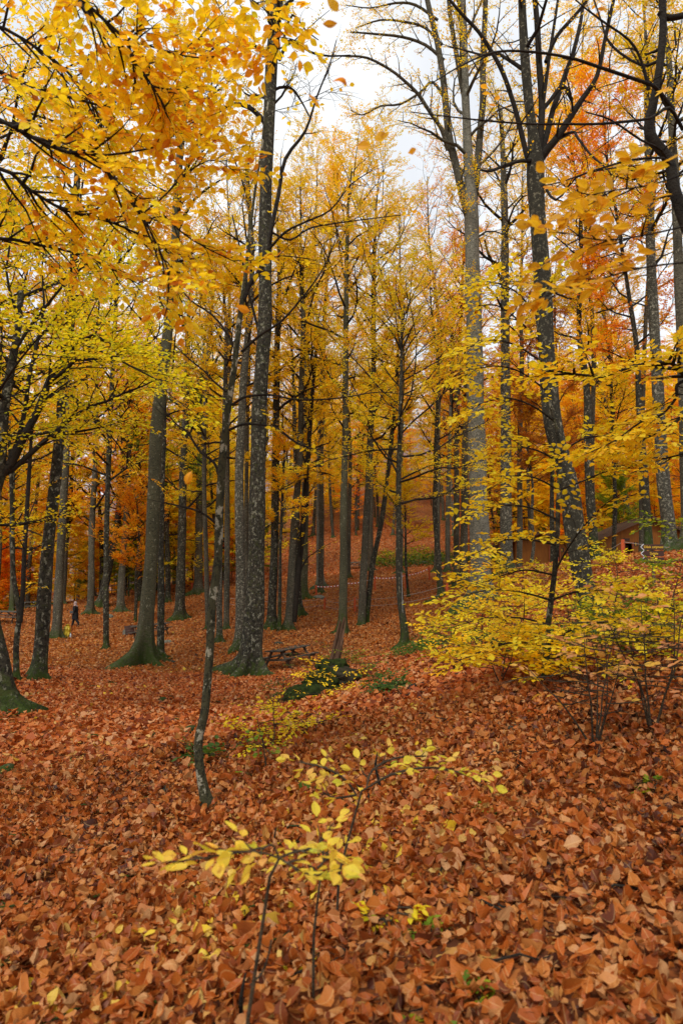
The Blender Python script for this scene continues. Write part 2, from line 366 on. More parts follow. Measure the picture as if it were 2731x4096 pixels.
# ------------------------------------------------------------------ leaves
_rows = [(.10, .09, .04), (.26, .235, .07), (.46, .29, .09), (.66, .25, .075), (.84, .14, .045)]
T0 = np.array([[0, 0, 0]] + [p for v_, w_, h_ in _rows for p in ([-w_, v_, h_], [0, v_, 0], [w_, v_, h_])] + [[.01, 1, .0]], float)
Q0 = np.array([[1 + 3 * r + c, 2 + 3 * r + c, 5 + 3 * r + c, 4 + 3 * r + c] for r in range(4) for c in range(2)]); R0 = np.array([[0, 2, 1], [0, 3, 2], [13, 14, 16], [14, 15, 16]])
T1 = np.array([[0, 0, 0], [-.30, .3, .08], [-.28, .65, .08], [0, 1, 0], [.28, .65, .08], [.30, .3, .08]], float); Q1 = np.array([[0, 3, 2, 1], [0, 5, 4, 3]])
T2 = np.array([[0, 0, 0], [-.31, .48, .06], [0, 1, 0], [.31, .48, .06]], float); Q2 = np.array([[0, 3, 2, 1]])
def add_leaves(mb, pos, d, nn, size, rng, lod=1, curl=.3, rnd=None):
    n = len(pos)
    if n == 0: return
    d = nrm(d); s = nrm(np.cross(d, nn)); w = np.cross(s, d)
    T = (T0, T1, T2)[lod]; k = len(T)
    size = np.broadcast_to(size, (n,))[:, None]
    c = rng.normal(0, curl, n)[:, None]; c2 = rng.normal(0, curl * .6, n)[:, None]; wd = (1 + rng.normal(0, .12, n))[:, None]
    U = T[None, :, 0] * wd; V = T[None, :, 1]; W = T[None, :, 2] * (1 + c) + c * (V - .5) ** 2 + c2 * V * U * 1.5
    if lod == 0: W = W + .05 * curl * np.sin(V * 7 + c2 * 9) * np.sign(U) * (np.abs(U) > .1); U = U + c2 * .35 * V * V
    v = pos[:, None] + size[..., None] * (U[..., None] * s[:, None] + V[..., None] * d[:, None] + W[..., None] * w[:, None])
    o = (np.arange(n) * k)[:, None, None]
    q = (o + (Q0, Q1, Q2)[lod][None]).reshape(-1, 4); t = (o + R0[None]).reshape(-1, 3) if lod == 0 else None
    if rnd is None: rnd = rng.random(n)
    uv = None
    if lod < 2:
        uv = np.stack([np.broadcast_to(T[None, :, 0], (n, k)), np.broadcast_to(V, (n, k)), np.zeros((n, k))], -1)
    mb.add(v.reshape(-1, 3), q, t, rnd=np.repeat(rnd, k), uv=uv)

def twig_leaves(lm, bm, TP, TD, TL, n, size, rng, lod, up=UP, njit=.35, droop=.12, rad=.003, sides=3, leafy=1.0, spread=.9, bias=None):
    """twigs (start, direction, length) with alternate leaves laid out in a plane"""
    TP = np.asarray(TP, float); TD = nrm(TD); TL = np.asarray(TL, float); m = len(TP)
    if m == 0: return
    N = nrm(np.broadcast_to(up, (m, 3)) + rng.normal(0, .22, (m, 3)))
    S = nrm(np.cross(TD, N)); N = np.cross(S, TD)
    bend = rng.normal(0, .12, (m, 1))
    # twig tubes: three points, three sides
    if bm is not None:
        p0 = TP; p1 = TP + TD * TL[:, None] * .5 + S * bend * TL[:, None]; p2 = TP + TD * TL[:, None] - UP * .06 * TL[:, None]
        th = np.arange(sides) * 2 * math.pi / sides
        ring = np.cos(th)[None, :, None] * S[:, None] + np.sin(th)[None, :, None] * N[:, None]
        v = np.concatenate([p0[:, None] + ring * rad, p1[:, None] + ring * rad * .7, p2[:, None] + ring * rad * .3], 1)
        a = np.arange(sides); b = (a + 1) % sides
        q = np.concatenate([np.stack([a, b, b + sides, a + sides], 1), np.stack([a + sides, b + sides, b + 2 * sides, a + 2 * sides], 1)])
        bm.add(v.reshape(-1, 3), ((np.arange(m) * 3 * sides)[:, None, None] + q[None]).reshape(-1, 4))
    keep = rng.random(m) < leafy
    TP, TD, TL, N, S, bend = TP[keep], TD[keep], TL[keep], N[keep], S[keep], bend[keep]; m = len(TP)
    if m == 0: return
    t = ((np.arange(n) + .7) / n)[None] + rng.normal(0, .05, (m, n)); t = np.clip(t, .05, 1)
    sg = np.where(np.arange(n) % 2 == 0, 1., -1.)[None] * np.ones((m, 1)); sg[:, -1] = 0.1
    pos = TP[:, None] + TD[:, None] * (t * TL[:, None])[..., None] + S[:, None] * (bend * TL[:, None] * 4 * t * (1 - t) * .5)[..., None]
    ld = TD[:, None] * (1 - .35 * np.abs(sg))[..., None] + S[:, None] * (sg * spread)[..., None] + rng.normal(0, .18, (m, n, 3)) - UP * droop
    ln = N[:, None] + rng.normal(0, njit, (m, n, 3))
    sz = size * rng.uniform(.72, 1.15, (m, n))
    rb = rng.random((m, 1)) * .45 + rng.random((m, n)) * .55
    if bias is not None: rb = np.clip(rb + bias, 0, 1)
    add_leaves(lm, pos.reshape(-1, 3), ld.reshape(-1, 3), ln.reshape(-1, 3), sz.ravel(), rng, lod, rnd=rb.ravel())

def wander(rng, p0, d, L, n, w=.12, up=.05):
    pts = [np.array(p0, float)]; d = nrm(d); st = L / (n - 1)
    for i in range(n - 1):
        d = nrm(d + rng.normal(0, w, 3) + UP * up); pts.append(pts[-1] + d * st)
    return np.array(pts)
def sample(pts, t):
    pts = np.asarray(pts); k = t * (len(pts) - 1); i = min(int(k), len(pts) - 2); f = k - i
    return pts[i] * (1 - f) + pts[i + 1] * f, nrm(pts[i + 1] - pts[i])
def smooth(pts, k=3):
    """Catmull-Rom refinement of a traced curve (rows may carry a radius too)"""
    p = np.asarray(pts, float); p = np.vstack([2 * p[0] - p[1], p, 2 * p[-1] - p[-2]]); out = []
    for i in range(1, len(p) - 2):
        for j in range(k):
            t = j / k; a, b, c, d = p[i - 1:i + 3]
            out.append(.5 * ((2 * b) + (c - a) * t + (2 * a - 5 * b + 4 * c - d) * t * t + (3 * b - a - 3 * c + d) * t ** 3))
    out.append(p[-2]); return np.array(out)

def dress(rng, bm, tw, pts, r0, L, nsub, ntw, twl, subk=.45, flat=.25, ss=.15, lim=1.0):
    """side branches and twigs along a limb; fills tw with (start, direction, length)"""
    side = 1
    for j in range(nsub):
        t = ss + (1 - ss) * (j + rng.random() * .8) / nsub
        p, d = sample(pts, min(t, .99)); side = -side
        hz = nrm(np.cross(d, UP) + 1e-6); ang = rng.uniform(.6, 1.05)
        sd = nrm(d * math.cos(ang) + hz * side * math.sin(ang) + UP * rng.normal(.04, flat))
        sl = L * subk * (1 - .55 * t) * rng.uniform(.6, 1.25)
        sp = wander(rng, p, sd, sl, 5, .13, .02); r = max(r0 * .42 * (1 - .6 * t), .004)
        bm.tube(sp, np.linspace(r, max(r * .25, .002), 5), 4, cap=False)
        for k in range(ntw):
            tt = .15 + .85 * (k + rng.random()) / ntw; q, e = sample(sp, min(tt, .99)); h2 = nrm(np.cross(e, UP) + 1e-6)
            a2 = rng.uniform(.4, 1.0) * (1 if k % 2 else -1)
            if k == ntw - 1: q, e = sample(sp, .99); a2 = 0
            tw.append((q, nrm(e * math.cos(a2) + h2 * math.sin(a2) + UP * rng.normal(0, flat * .7)), twl * rng.uniform(.6, 1.2)))
    p, d = sample(pts, .99); tw.append((p, d, twl))

def trunk_mesh(mb, pts, rad, rng, base_flare=1.0, k=14, lobes=5, flare_h=None, lobeamp=.45):
    """pts from base to top; widened and fluted at the foot"""
    pts = np.array(pts, float); rad = np.array(rad, float)
    dist = np.concatenate([[0], np.cumsum(np.linalg.norm(np.diff(pts, axis=0), axis=1))])
    total = dist[-1]; r0 = rad[0]; fh = flare_h or max(.35, r0 * 2.2)
    s = np.unique(np.concatenate([np.linspace(0, min(fh * 2.5, total), 9), np.arange(fh * 2.5, total, max(.45, total / 40)), [total]]))
    pp = np.stack([np.interp(s, dist, pts[:, i]) for i in range(3)], 1); rr = np.interp(s, dist, rad)
    th = np.arange(k) * 2 * math.pi / k; ph = rng.random(3) * 6.28
    lob = (.5 + .5 * np.cos(th * lobes + ph[0] + .5 * np.sin(th + ph[1]))) ** 2.4 * (1 + .6 * np.cos(th * 2 + ph[1]))
    fl = base_flare * (np.exp(-s / fh * 1.9)[:, None] * (.16 + lobeamp * 1.5 * lob[None]) + np.exp(-s / fh * 5.5)[:, None] * lobeamp * 2.6 * lob[None] - np.exp(-s / fh * 2)[:, None] * .22 * (1 - lob[None]) * lobeamp)
    ripple = 1 + .04 * np.cos(th[None] * 3 + s[:, None] * .5 + ph[2]) + .05 * np.sin(s[:, None] * 1.7 + th[None] * 2)
    below = pp[0] - np.array([0, 0, .5]); pp = np.vstack([below[None], pp]); rr = np.concatenate([[rr[0] * 1.1], rr])
    fl = np.vstack([fl[:1] * 1.3, fl]); ripple = np.vstack([ripple[:1], ripple])
    mb.tube(pp, rr, k, flare=(1 + np.maximum(fl, -.15)) * ripple)
    return s, pp[1:], rr[1:]

TREES = {}
def tree(label, pts, d, H=26, cs=.35, Lmax=4.2, nl=16, leafy=.9, pal='yellow', n=9, size=.095, lod=2, bark='grey', flare=.9, nsub=9, ntw=8,
         twl=.55, seed=0, group=None, limbs=(), name='beech_tree', cat='tree', lobes=5, twig='twig', topr=.03, elev=(.4, 1.05), crown=None, dy=0, lobeamp=.45, extra=None, twr=.004, njit=.4, subk=.45, flare_h=None, mats=None, maxh=None, lmat=None, bias=None, ls=.0, k=20):
    rng = np.random.default_rng(seed + 100)
    nl = int(nl * 1.35)
    if lod == 2: size *= 1.22; n += 3
    P3 = []; R = []
    for i, (x, y, w) in enumerate(pts):
        dd = d + dy * i
        p = P(x, y, dd); P3.append(p); R.append(w / FPX * dd / 2)
    base = P3[0].copy(); base[2] = float(globals()['H'](base[0], base[1])); P3[0] = base
    z0 = base[2]; hh = P3[-1][2] - z0
    if hh < H - 1:
        dr = nrm(nrm(P3[-1] - P3[max(0, len(P3) - 3)]) + UP * 1.2); m = 5; st = (H - hh) / m; p = P3[-1].copy(); r = R[-1]
        for i in range(m):
            dr = nrm(dr + rng.normal(0, .05, 3) + UP * .15); p = p + dr * st; P3.append(p.copy()); R.append(r * (1 - (i + 1) / m) + topr * (i + 1) / m)
    P3 = np.array(P3); R = np.array(R)
    pr = smooth(np.column_stack([P3, R]), 3); P3, R = pr[:, :3], np.maximum(pr[:, 3], .0018)
    root = thing(name, label, cat, base, group=group)
    tm = MB(); s, tp, tr = trunk_mesh(tm, P3, R, rng, flare, k=k, lobes=lobes, lobeamp=lobeamp, flare_h=flare_h)
    if extra: extra(tm, base, rng)
    bm = MB(); tw = []; total = s[-1]
    for i in range(nl):
        t = cs + (1 - cs) * ((i + rng.random() * .7) / nl) ** .9
        t = min(t, .985); p = np.array([np.interp(t * total, s, tp[:, j]) for j in range(3)]); r = np.interp(t * total, s, tr)
        az = i * 2.4 + rng.random() * 1.2; u = (t - cs) / (1 - cs + 1e-6)
        el = elev[0] + (elev[1] - elev[0]) * u + rng.normal(0, .2)
        dr = np.array([math.cos(az) * math.cos(el), math.sin(az) * math.cos(el), math.sin(el)])
        shape = (math.sin(math.pi * (.15 + .68 * u)) * .62 + .5) if crown is None else crown(u)
        L = Lmax * shape * rng.uniform(.5, 1.4); lp = wander(rng, p, dr, L, 7, .2, .06); rl = min(r * .5, .02 * L + .01)
        bm.tube(lp, np.linspace(rl, max(.15 * rl, .003), 7), 5, cap=False)
        dress(rng, bm, tw, lp, rl, L, nsub, ntw, twl, subk)
    for lb in limbs:
        ops = {}
        if isinstance(lb, dict): ops = lb; lb = lb['pts']
        d0 = ops.get('d', d); d1 = ops.get('d1', d0); m = len(lb)
        q = []
        for i, (x, y, w) in enumerate(lb):
            dd = d0 + (d1 - d0) * i / (m - 1); q.append([*P(x, y, dd), w / FPX * dd / 2])
        q = smooth(q, 3); bm.tube(q[:, :3], np.maximum(q[:, 3], .002), 7, cap=True)
        L = np.linalg.norm(np.diff(q[:, :3], axis=0), axis=1).sum()
        if ops.get('ns', 6): dress(rng, bm, tw, q[:, :3], q[0, 3], ops.get('L', L * .8), ops.get('ns', 6), ops.get('nt', ntw), ops.get('twl', twl), ops.get('subk', subk), ss=ops.get('ss', .15), flat=ops.get('flat', .25))
    lm = MB()
    if tw:
        tw_ = [np.array([a[i] for a in tw]) for i in range(3)]
        twig_leaves(lm, bm, *tw_, n, size, rng, lod, rad=twr, leafy=leafy, njit=njit, bias=bias)
    link('trunk', tm.mesh('trunk', BARK[bark], base, True), root)
    if bm.n: link('branches', bm.mesh('branches', BARK[twig], base, True), root)
    if lm.n: link('crown', lm.mesh('crown', lmat or LM[pal], base), root)
    return root

# ------------------------------------------------------------------ the trees one can tell apart
tree('dark leaning beech at the left edge, its low forked boughs sweeping in over yellow leaves', [(11, 716, 22), (5, 690, 18), (0, 660, 17), (-8, 625, 15), (-14, 580, 14), (-14, 530, 13), (-6, 495, 12), (0, 475, 11)], 12, H=7.5,
     cs=.62, Lmax=3.2, nl=7, leafy=1, pal='lime', n=8, size=.082, lod=1, bark='dark', flare=.9, nsub=8, ntw=7, twl=.5, seed=1, elev=(.3, .8), topr=.05,
     limbs=[dict(pts=[(0, 475, 9), (11, 463, 9), (26, 432, 8), (37, 412, 7.5), (49, 381, 7), (56, 367, 6.5), (60, 361, 6), (71, 346, 5), (84, 340, 4.4), (95, 336, 3.6), (112, 345, 2.4), (135, 352, 2), (156, 337, 1.6), (160, 322, 1.2)], d=12, d1=12.6, ns=20, nt=7, L=4, twl=.45),
            dict(pts=[(95, 336, 2.5), (98, 316, 2), (100, 290, 1.4), (102, 260, 1)], d=12.5, ns=10, nt=6, L=2.6),
            dict(pts=[(52, 380, 4), (67, 369, 3.6), (76, 360, 3.2), (95, 359, 2.6), (112, 357, 2), (122, 351, 1.2)], d=12, d1=11, ns=14, nt=6, L=3),
            dict(pts=[(78, 345, 2.4), (93, 348, 2.2), (117, 359, 2), (134, 368, 1.8), (156, 380, 1.5), (170, 395, 1), (190, 410, .8)], d=12, d1=10.5, ns=14, nt=6, L=3),
            dict(pts=[(-6, 480, 7), (16, 466, 6), (33, 451, 5.5), (50, 436, 4.6), (60, 428, 4), (71, 418, 3.4), (89, 407, 3), (107, 401, 2.6), (124, 393, 2.2), (143, 386, 1.7), (152, 381, 1.1)], d=12, d1=13, ns=18, nt=6, L=3.4),
            dict(pts=[(8, 465, 6), (18, 440, 5), (25, 409, 4.6), (29, 378, 4.2), (35, 352, 3.8), (40, 328, 3.2), (44, 303, 2.6), (42, 270, 2), (46, 230, 1.2)], d=12, d1=13, ns=20, nt=7, L=4.2),
            dict(pts=[(-14, 540, 6), (-30, 480, 5), (-20, 430, 4), (0, 390, 3), (20, 360, 2.2), (45, 330, 1.4)], d=12, d1=10, ns=18, nt=6, L=4)])
tree('stout blotched dark beech standing left of the walking person', [(37, 684, 18), (41, 650, 14), (44, 600, 13), (48, 543, 12), (54, 490, 11), (58, 450, 10), (63, 385, 9), (72, 293, 8), (76, 200, 7), (80, 122, 6)], 20, H=20, bark='dark',
     cs=.45, Lmax=3.6, nl=14, pal='lime', n=7, lod=1, size=.085, flare=.75, seed=2, lobes=4)
tree('grey beech with a black hollow at its foot, behind the stout dark beech', [(56, 640, 10), (58, 610, 9), (60, 560, 8), (64, 491, 7.5), (68, 420, 6.5), (70, 360, 5)], 40, H=23, cs=.45, pal='yellow', bark='grey', seed=3, nl=13)
tree('thin crooked beech with two stems at the far left', [(17.5, 671, 6), (16, 640, 5.5), (20, 615, 5), (13, 575, 4.5), (12, 520, 4), (11, 475, 3.6), (9, 430, 3)], 19, H=12, cs=.45, Lmax=2.6, pal='yellow', lod=1, bark='dark', seed=4, nl=12, flare=.6,
     limbs=[dict(pts=[(20, 622, 5), (23, 590, 4.5), (24, 560, 4.5), (29, 475, 4), (32, 430, 3), (35, 390, 2)], d=19, ns=8)])
tree('tall olive grey beech with big mossy buttress roots, left of centre', [(139, 664, 17), (144, 640, 15), (147, 610, 13.6), (149, 586, 13.2), (152, 540, 13), (154, 475, 12.6), (157, 424, 12.4), (162, 380, 12), (168, 330, 10), (174, 260, 9), (176, 218, 9), (179, 163, 8), (187, 90, 7), (196, 40, 6)], 29, H=27,
     bark='olive', cs=.6, Lmax=3.2, nl=12, leafy=.8, pal='gold', n=6, size=.085, lod=2, flare=1.35, lobes=5, lobeamp=.8, flare_h=1.5, seed=5, k=44,
     limbs=[dict(pts=[(178, 190, 6), (188, 165, 5), (198, 140, 4), (206, 115, 3), (212, 80, 2)], ns=6), dict(pts=[(178, 230, 4), (190, 205, 3.5), (205, 190, 2.5), (220, 180, 1.6)], ns=5)])
tree('dark slim beech close behind the buttress rooted one', [(160, 657, 8), (161, 600, 6.5), (161, 530, 6), (163, 440, 5.5), (165, 360, 5)], 31, H=20, cs=.55, pal='yellow', bark='dark', seed=6, nl=10, flare=.8)
tree('grey beech with a flared foot, upslope right of the buttress rooted one', [(179, 620, 11), (180, 590, 9), (182, 523, 8), (183, 475, 7.6), (186, 400, 6.5), (188, 330, 5)], 48, H=25, cs=.3, pal='green', bark='dark', seed=7, nl=18, flare=.9)
tree('grey beech with green leaves low on it, higher up behind', [(198, 590, 9), (198.5, 560, 7.6), (199, 510, 7), (200, 440, 6), (201, 380, 5)], 60, H=25, cs=.25, pal='lime', bark='grey', seed=8, nl=18, size=.1)
tree('upright grey beech on the bank, right of the dark leaning trunk', [(120, 611, 8), (122, 570, 6.4), (126, 523, 6), (128, 470, 5.4), (130, 410, 4.6)], 54, H=22, cs=.22, pal='orange', bark='grey', seed=9, nl=18, size=.1)
tree('dark trunk leaning right on the bank beyond the walking person', [(101, 606, 9), (106, 580, 7.4), (117, 527, 7), (121, 480, 6.2), (124, 430, 5)], 56, H=20, cs=.25, pal='orange', bark='dark', seed=10, nl=18, size=.1)
tree('beech with a mossy foot nearest the walking person on the right', [(89, 614, 8), (91, 590, 6.4), (92, 523, 6), (95, 470, 5), (96, 410, 4)], 52, H=22, cs=.25, pal='gold', bark='grey', seed=11, nl=18, size=.1)
tree('thin dark sapling on the bank left of the rusty fire bin', [(135, 621, 3.4), (136, 600, 3), (136, 570, 2.6), (139, 540, 2.2), (137, 505, 1.6)], 47, H=9, cs=.35, Lmax=2.4, pal='orange', bark='dark', seed=12, nl=12, flare=.3, topr=.015)
tree('short hollow grey trunk at the edge of the drop, behind the person', [(62, 604, 7), (63, 590, 6), (65, 560, 5.4), (66, 510, 5), (66, 450, 4)], 58, H=20, cs=.2, pal='yellow', bark='grey', seed=13, nl=18, size=.11)
tree('mossy green trunk in the far left distance', [(12, 611, 6), (13, 580, 5), (12, 530, 5), (13, 470, 4)], 54, H=18, cs=.25, pal='yellow', bark='olive', seed=14, nl=18, size=.1)
# the thin foreground beech
tree('thin curved foreground beech spotted with white lichen, nearest trunk on the leaf slope', [(208, 815, 12.3), (203, 790, 9.8), (199, 765, 9.0), (198, 740, 9.0), (204, 714, 9.0), (208, 680, 8.2), (210, 632, 8.2), (212, 601, 8.6), (218, 557, 8.2), (219, 514, 7.9), (221, 470, 7.7), (226, 418, 7.4), (233, 375, 6.6), (239, 322, 6.1), (244, 287, 4.9), (246, 265, 4.1), (250, 225, 3.3), (254, 196, 2.8), (259, 160, 2.5), (264, 135, 2.0), (268, 100, 1.5)], 6.2, H=5.4,
     cs=.93, Lmax=.6, nl=1, leafy=.12, pal='yellow', n=4, size=.06, lod=1, bark='spot', flare=.4, seed=15, twl=.22, nsub=5, twr=.0022, lobes=3, topr=.008, subk=.4, k=16,
     limbs=[dict(pts=[(243, 300, 6), (249, 285, 5.6), (257, 275, 5.4), (268, 250, 5), (271, 229, 5), (278, 196, 4.6), (285, 159, 4), (305, 131, 3), (316, 98, 2.2), (329, 65, 1.6), (336, 40, 1)], ns=7, nt=3, L=1.2),
            dict(pts=[(268, 250, 3), (285, 232, 2.6), (305, 222, 2.2), (330, 210, 1.8), (350, 185, 1.4), (372, 170, .9)], d1=5.8, ns=6, nt=3, L=1),
            dict(pts=[(271, 232, 2.6), (290, 240, 2), (310, 228, 1.8), (345, 222, 1.4), (400, 215, .9)], d1=6.6, ns=5, nt=3, L=.9),
            dict(pts=[(241, 352, 3), (260, 335, 2.8), (280, 322, 2.4), (300, 300, 2), (322, 270, 1.5), (335, 240, 1)], d1=5.9, ns=7, nt=3, L=1.1),
            dict(pts=[(235, 350, 3), (228, 335, 2.6), (212, 315, 2.2), (190, 300, 1.6), (175, 280, 1)], ns=5, nt=3, L=.8),
            dict(pts=[(232, 405, 3), (245, 397, 2.6), (270, 395, 2.2), (300, 400, 1.8), (340, 398, 1.5), (380, 392, 1.1), (420, 398, .7)], d1=5.6, ns=9, nt=3, L=1),
            dict(pts=[(229, 430, 3), (245, 424, 2.6), (275, 428, 2.2), (300, 445, 1.6), (330, 452, 1)], d1=5.6, ns=6, nt=3, L=.9),
            dict(pts=[(220, 480, 3.4), (214, 463, 2.8), (200, 452, 2.4), (187, 432, 2), (176, 424, 1.6), (160, 405, 1.2)], d1=6.4, ns=6, nt=3, L=.8),
            dict(pts=[(218, 525, 2.6), (200, 512, 2.2), (175, 505, 1.8), (160, 502, 1.2)], d1=6, ns=3, nt=3, L=.7),
            dict(pts=[(246, 265, 2), (256, 262, 1.8), (280, 256, 1.4), (310, 259, .9)], ns=3, nt=2, L=.7),
            dict(pts=[(226, 392, 2.4), (212, 380, 2), (205, 372, 1.8), (190, 360, 1.5), (174, 345, 1)], ns=4, nt=3, L=.8)])
# main dark trunk
tree('massive dark beech left of centre with flared mossy roots beside the picnic table', [(247, 678, 23), (251, 650, 21), (254, 620, 19), (255, 603, 18.5), (256, 560, 17), (256.5, 523, 16.4), (257, 475, 16), (258, 440, 15.6), (259, 402, 15.2), (262, 360, 14.6), (265, 315, 14.2), (265, 250, 13.8), (265, 218, 13.4), (266, 163, 13), (269, 110, 13), (272, 50, 12.6), (278, -10, 12), (280, -60, 11)], 26, H=31,
     bark='dark', cs=.72, Lmax=4, nl=8, leafy=.35, pal='gold', n=5, size=.08, flare=1.0, lobes=6, lobeamp=.75, flare_h=1.3, seed=16, k=44,
     limbs=[dict(pts=[(264, 122, 6), (258, 115, 5.6), (248, 107, 5), (235, 104, 4.4), (224, 108, 3), (210, 120, 2)], ns=6, nt=3), dict(pts=[(266, 110, 4), (274, 90, 3.4), (290, 88, 3), (300, 100, 2.2), (310, 118, 1.2)], ns=5, nt=3),
            dict(pts=[(263, 54, 4), (255, 46, 3.4), (247, 44, 3), (235, 46, 2), (225, 40, 1.2)], ns=4, nt=3), dict(pts=[(279, 60, 4), (290, 40, 3.4), (310, 52, 2.6), (330, 56, 2), (350, 55, 1.2)], ns=5, nt=3),
            dict(pts=[(283, 40, 3), (292, 15, 2.4), (305, 30, 1.8), (318, 40, 1)], ns=4, nt=3), dict(pts=[(258, 330, 3), (248, 290, 2.6), (240, 250, 2), (232, 215, 1.4)], ns=6)])
tree('pale blotched beech just left of the massive dark beech', [(238, 648, 12), (240, 620, 10), (240, 560, 9.2), (239, 475, 9), (241, 430, 8.4), (243, 380, 7.6), (249, 320, 6.6), (252, 270, 5.4), (250, 215, 4.6), (246, 160, 3.6)], 33, H=24, bark='pale', cs=.5, Lmax=3.4, nl=12, leafy=.7, pal='gold', seed=17, n=6, flare=.8)
tree('slender pale spotted beech between the lichen spotted one and the massive dark one', [(219, 650, 7), (219, 600, 5.6), (220, 540, 5.2), (222, 475, 5), (224, 420, 4.6), (226, 340, 4)], 35, H=20, bark='pale', cs=.45, Lmax=3, pal='yellow', seed=18, nl=12)
tree('thin grey beech tight against the left side of the massive dark trunk', [(247, 640, 5), (246, 580, 4.4), (246, 500, 4.2), (247, 430, 4), (249, 360, 3.4)], 38, H=20, bark='grey', cs=.45, Lmax=3, pal='yellow', seed=19, nl=10)
tree('near black straight beech right of the massive dark trunk', [(271, 629, 11), (272, 600, 8.6), (274, 555, 8), (275, 475, 7.8), (275.5, 440, 7.4), (276, 402, 7), (277, 340, 6), (279, 280, 5)], 38, H=25, bark='dark', cs=.4, Lmax=3.6, pal='gold', seed=20, nl=15, flare=1, n=6, leafy=.8)
tree('thin mottled sapling touching the near black straight beech', [(279, 629, 4.4), (279.5, 590, 3.6), (280, 547, 3.2), (282, 500, 2.8), (284, 450, 2)], 37.5, H=11, bark='blotch', cs=.5, Lmax=2, pal='gold', seed=21, nl=8, flare=.4, topr=.015)
tree('grey beech with two joined stems, third trunk right of the massive dark one', [(288, 630, 10), (290, 600, 8.4), (293, 539, 7.6), (297, 491, 7), (300, 440, 6.2), (301, 380, 5.4), (303, 320, 5)], 38, H=26, bark='grey', cs=.35, Lmax=4, pal='yellow', seed=22, nl=18, limbs=[dict(pts=[(293, 622, 7), (297, 580, 6.4), (303, 523, 5.6), (308, 450, 5), (313, 380, 4), (318, 330, 3)], ns=9)])
tree('mossy footed beech half hidden behind the double stemmed grey one', [(300, 615, 9), (298, 590, 6), (297, 540, 5.6), (296, 470, 5)], 45, H=24, bark='dark', cs=.35, Lmax=3.8, pal='yellow', seed=23, nl=16, size=.095)
tree('straight olive beech left of the tape fence', [(303, 598, 8.6), (304, 570, 7), (305, 523, 6.2), (307, 470, 5.6), (309, 420, 5)], 50, H=25, bark='olive', cs=.3, Lmax=4.2, pal='yellow', seed=24, nl=18, size=.1)
tree('grey beech with a split flared foot at the left end of the tape', [(320, 586, 9), (319.5, 565, 7.2), (319, 530, 6.2), (319, 475, 6), (320, 420, 5.2), (321, 360, 4.6)], 55, H=28, bark='big', cs=.3, Lmax=4.4, pal='gold', seed=25, nl=20, size=.105)
tree('straight grey green beech standing right behind the broken snag', [(342, 636, 11), (342.5, 605, 8.4), (343, 560, 7.8), (343, 523, 7.4), (344, 475, 7), (345, 440, 6.4), (345, 359, 5.8), (346, 280, 4.8), (347, 230, 4)], 36, H=26, bark='olive', cs=.38, Lmax=4.2, pal='yellow', seed=26, nl=20, n=8, flare=.6)
tree('thin grey trunk close behind the one by the snag', [(348, 579, 5), (348, 550, 4.2), (349, 500, 4), (350, 450, 3.6)], 60, H=25, bark='grey', cs=.3, Lmax=4, pal='gold', seed=27, nl=18, size=.1)
tree('straighter grey stem of the crossing pair right of centre', [(361, 627, 8.6), (362, 600, 7.6), (364, 555, 7.2), (366, 515, 6.8), (368, 475, 6.4), (370, 430, 6), (373, 381, 5.4), (373, 300, 4.6), (374, 250, 4)], 40, H=28, bark='grey', cs=.38, Lmax=4.4, pal='yellow', seed=28, nl=22, n=8, flare=.35)
tree('dark mottled stem leaning right in the crossing pair', [(366, 626, 5.6), (368, 600, 5.4), (372, 564, 5.2), (380, 526, 5), (386, 485, 4.6), (391, 440, 4.2), (396, 390, 3.6)], 40.5, H=20, bark='blotch', cs=.5, Lmax=3.2, pal='gold', seed=29, nl=14, flare=.3)
tree('broad grey trunk behind the crossing pair', [(370, 568, 6.6), (370, 550, 5.6), (370, 515, 5.2), (371, 460, 4.6)], 72, H=28, bark='grey', cs=.3, Lmax=5, pal='gold', seed=30, nl=20, size=.12)
tree('small blotched beech with a mossy root knob, alone on the leaf slope right of centre', [(403, 650, 10), (404, 635, 8.4), (402, 617, 7.4), (400, 603, 6.8), (398.5, 580, 6.2), (398, 555, 6), (398, 520, 5.6), (398, 475, 5.2), (399, 440, 4.6), (400, 402, 4), (401, 360, 3.4), (401, 333, 3), (404, 305, 2)], 27, H=13.5,
     bark='blotch', cs=.4, Lmax=4.2, pal='yellow', nl=20, n=7, seed=31, leafy=.8, size=.075, flare=.6, lobeamp=.4, lobes=3, elev=(.05, 1.1), topr=.02,
     limbs=[dict(pts=[(401, 350, 2.4), (408, 335, 2), (412, 326, 1.6), (420, 310, 1)], ns=6), dict(pts=[(400, 350, 2.4), (393, 335, 2), (385, 325, 1.4), (376, 315, .8)], ns=6), dict(pts=[(399, 480, 2), (415, 472, 1.8), (432, 465, 1.3), (455, 462, .8)], ns=8, L=2.2), dict(pts=[(399, 510, 2), (391, 500, 1.8), (384, 490, 1)], ns=3)])
tree('thin dark sapling beyond the row of orange posts', [(408, 594, 3.2), (406, 575, 2.6), (405, 555, 2.4), (405, 530, 2), (404, 500, 1.4)], 49, H=8.5, bark='dark', cs=.4, Lmax=2.4, pal='gold', seed=32, nl=10, flare=.3, topr=.015)
tree('pale ringed beech with a dark mossy bulging foot near the rope end', [(441, 602, 9), (439.5, 585, 6.4), (437, 547, 5.6), (434, 510, 5), (435, 475, 4.8), (436, 430, 4.4), (438, 380, 3.6)], 44, H=22, bark='blotch', cs=.4, Lmax=3.8, pal='yellow', seed=33, nl=16, flare=.9, lobeamp=.8, n=6)
tree('grey beech up the slope, left one of two behind the ringed beech', [(447, 571, 6), (447, 555, 5), (447, 520, 4.8), (448, 470, 4.2)], 58, H=25, bark='grey', cs=.35, Lmax=4, pal='gold', seed=34, nl=18, size=.1)
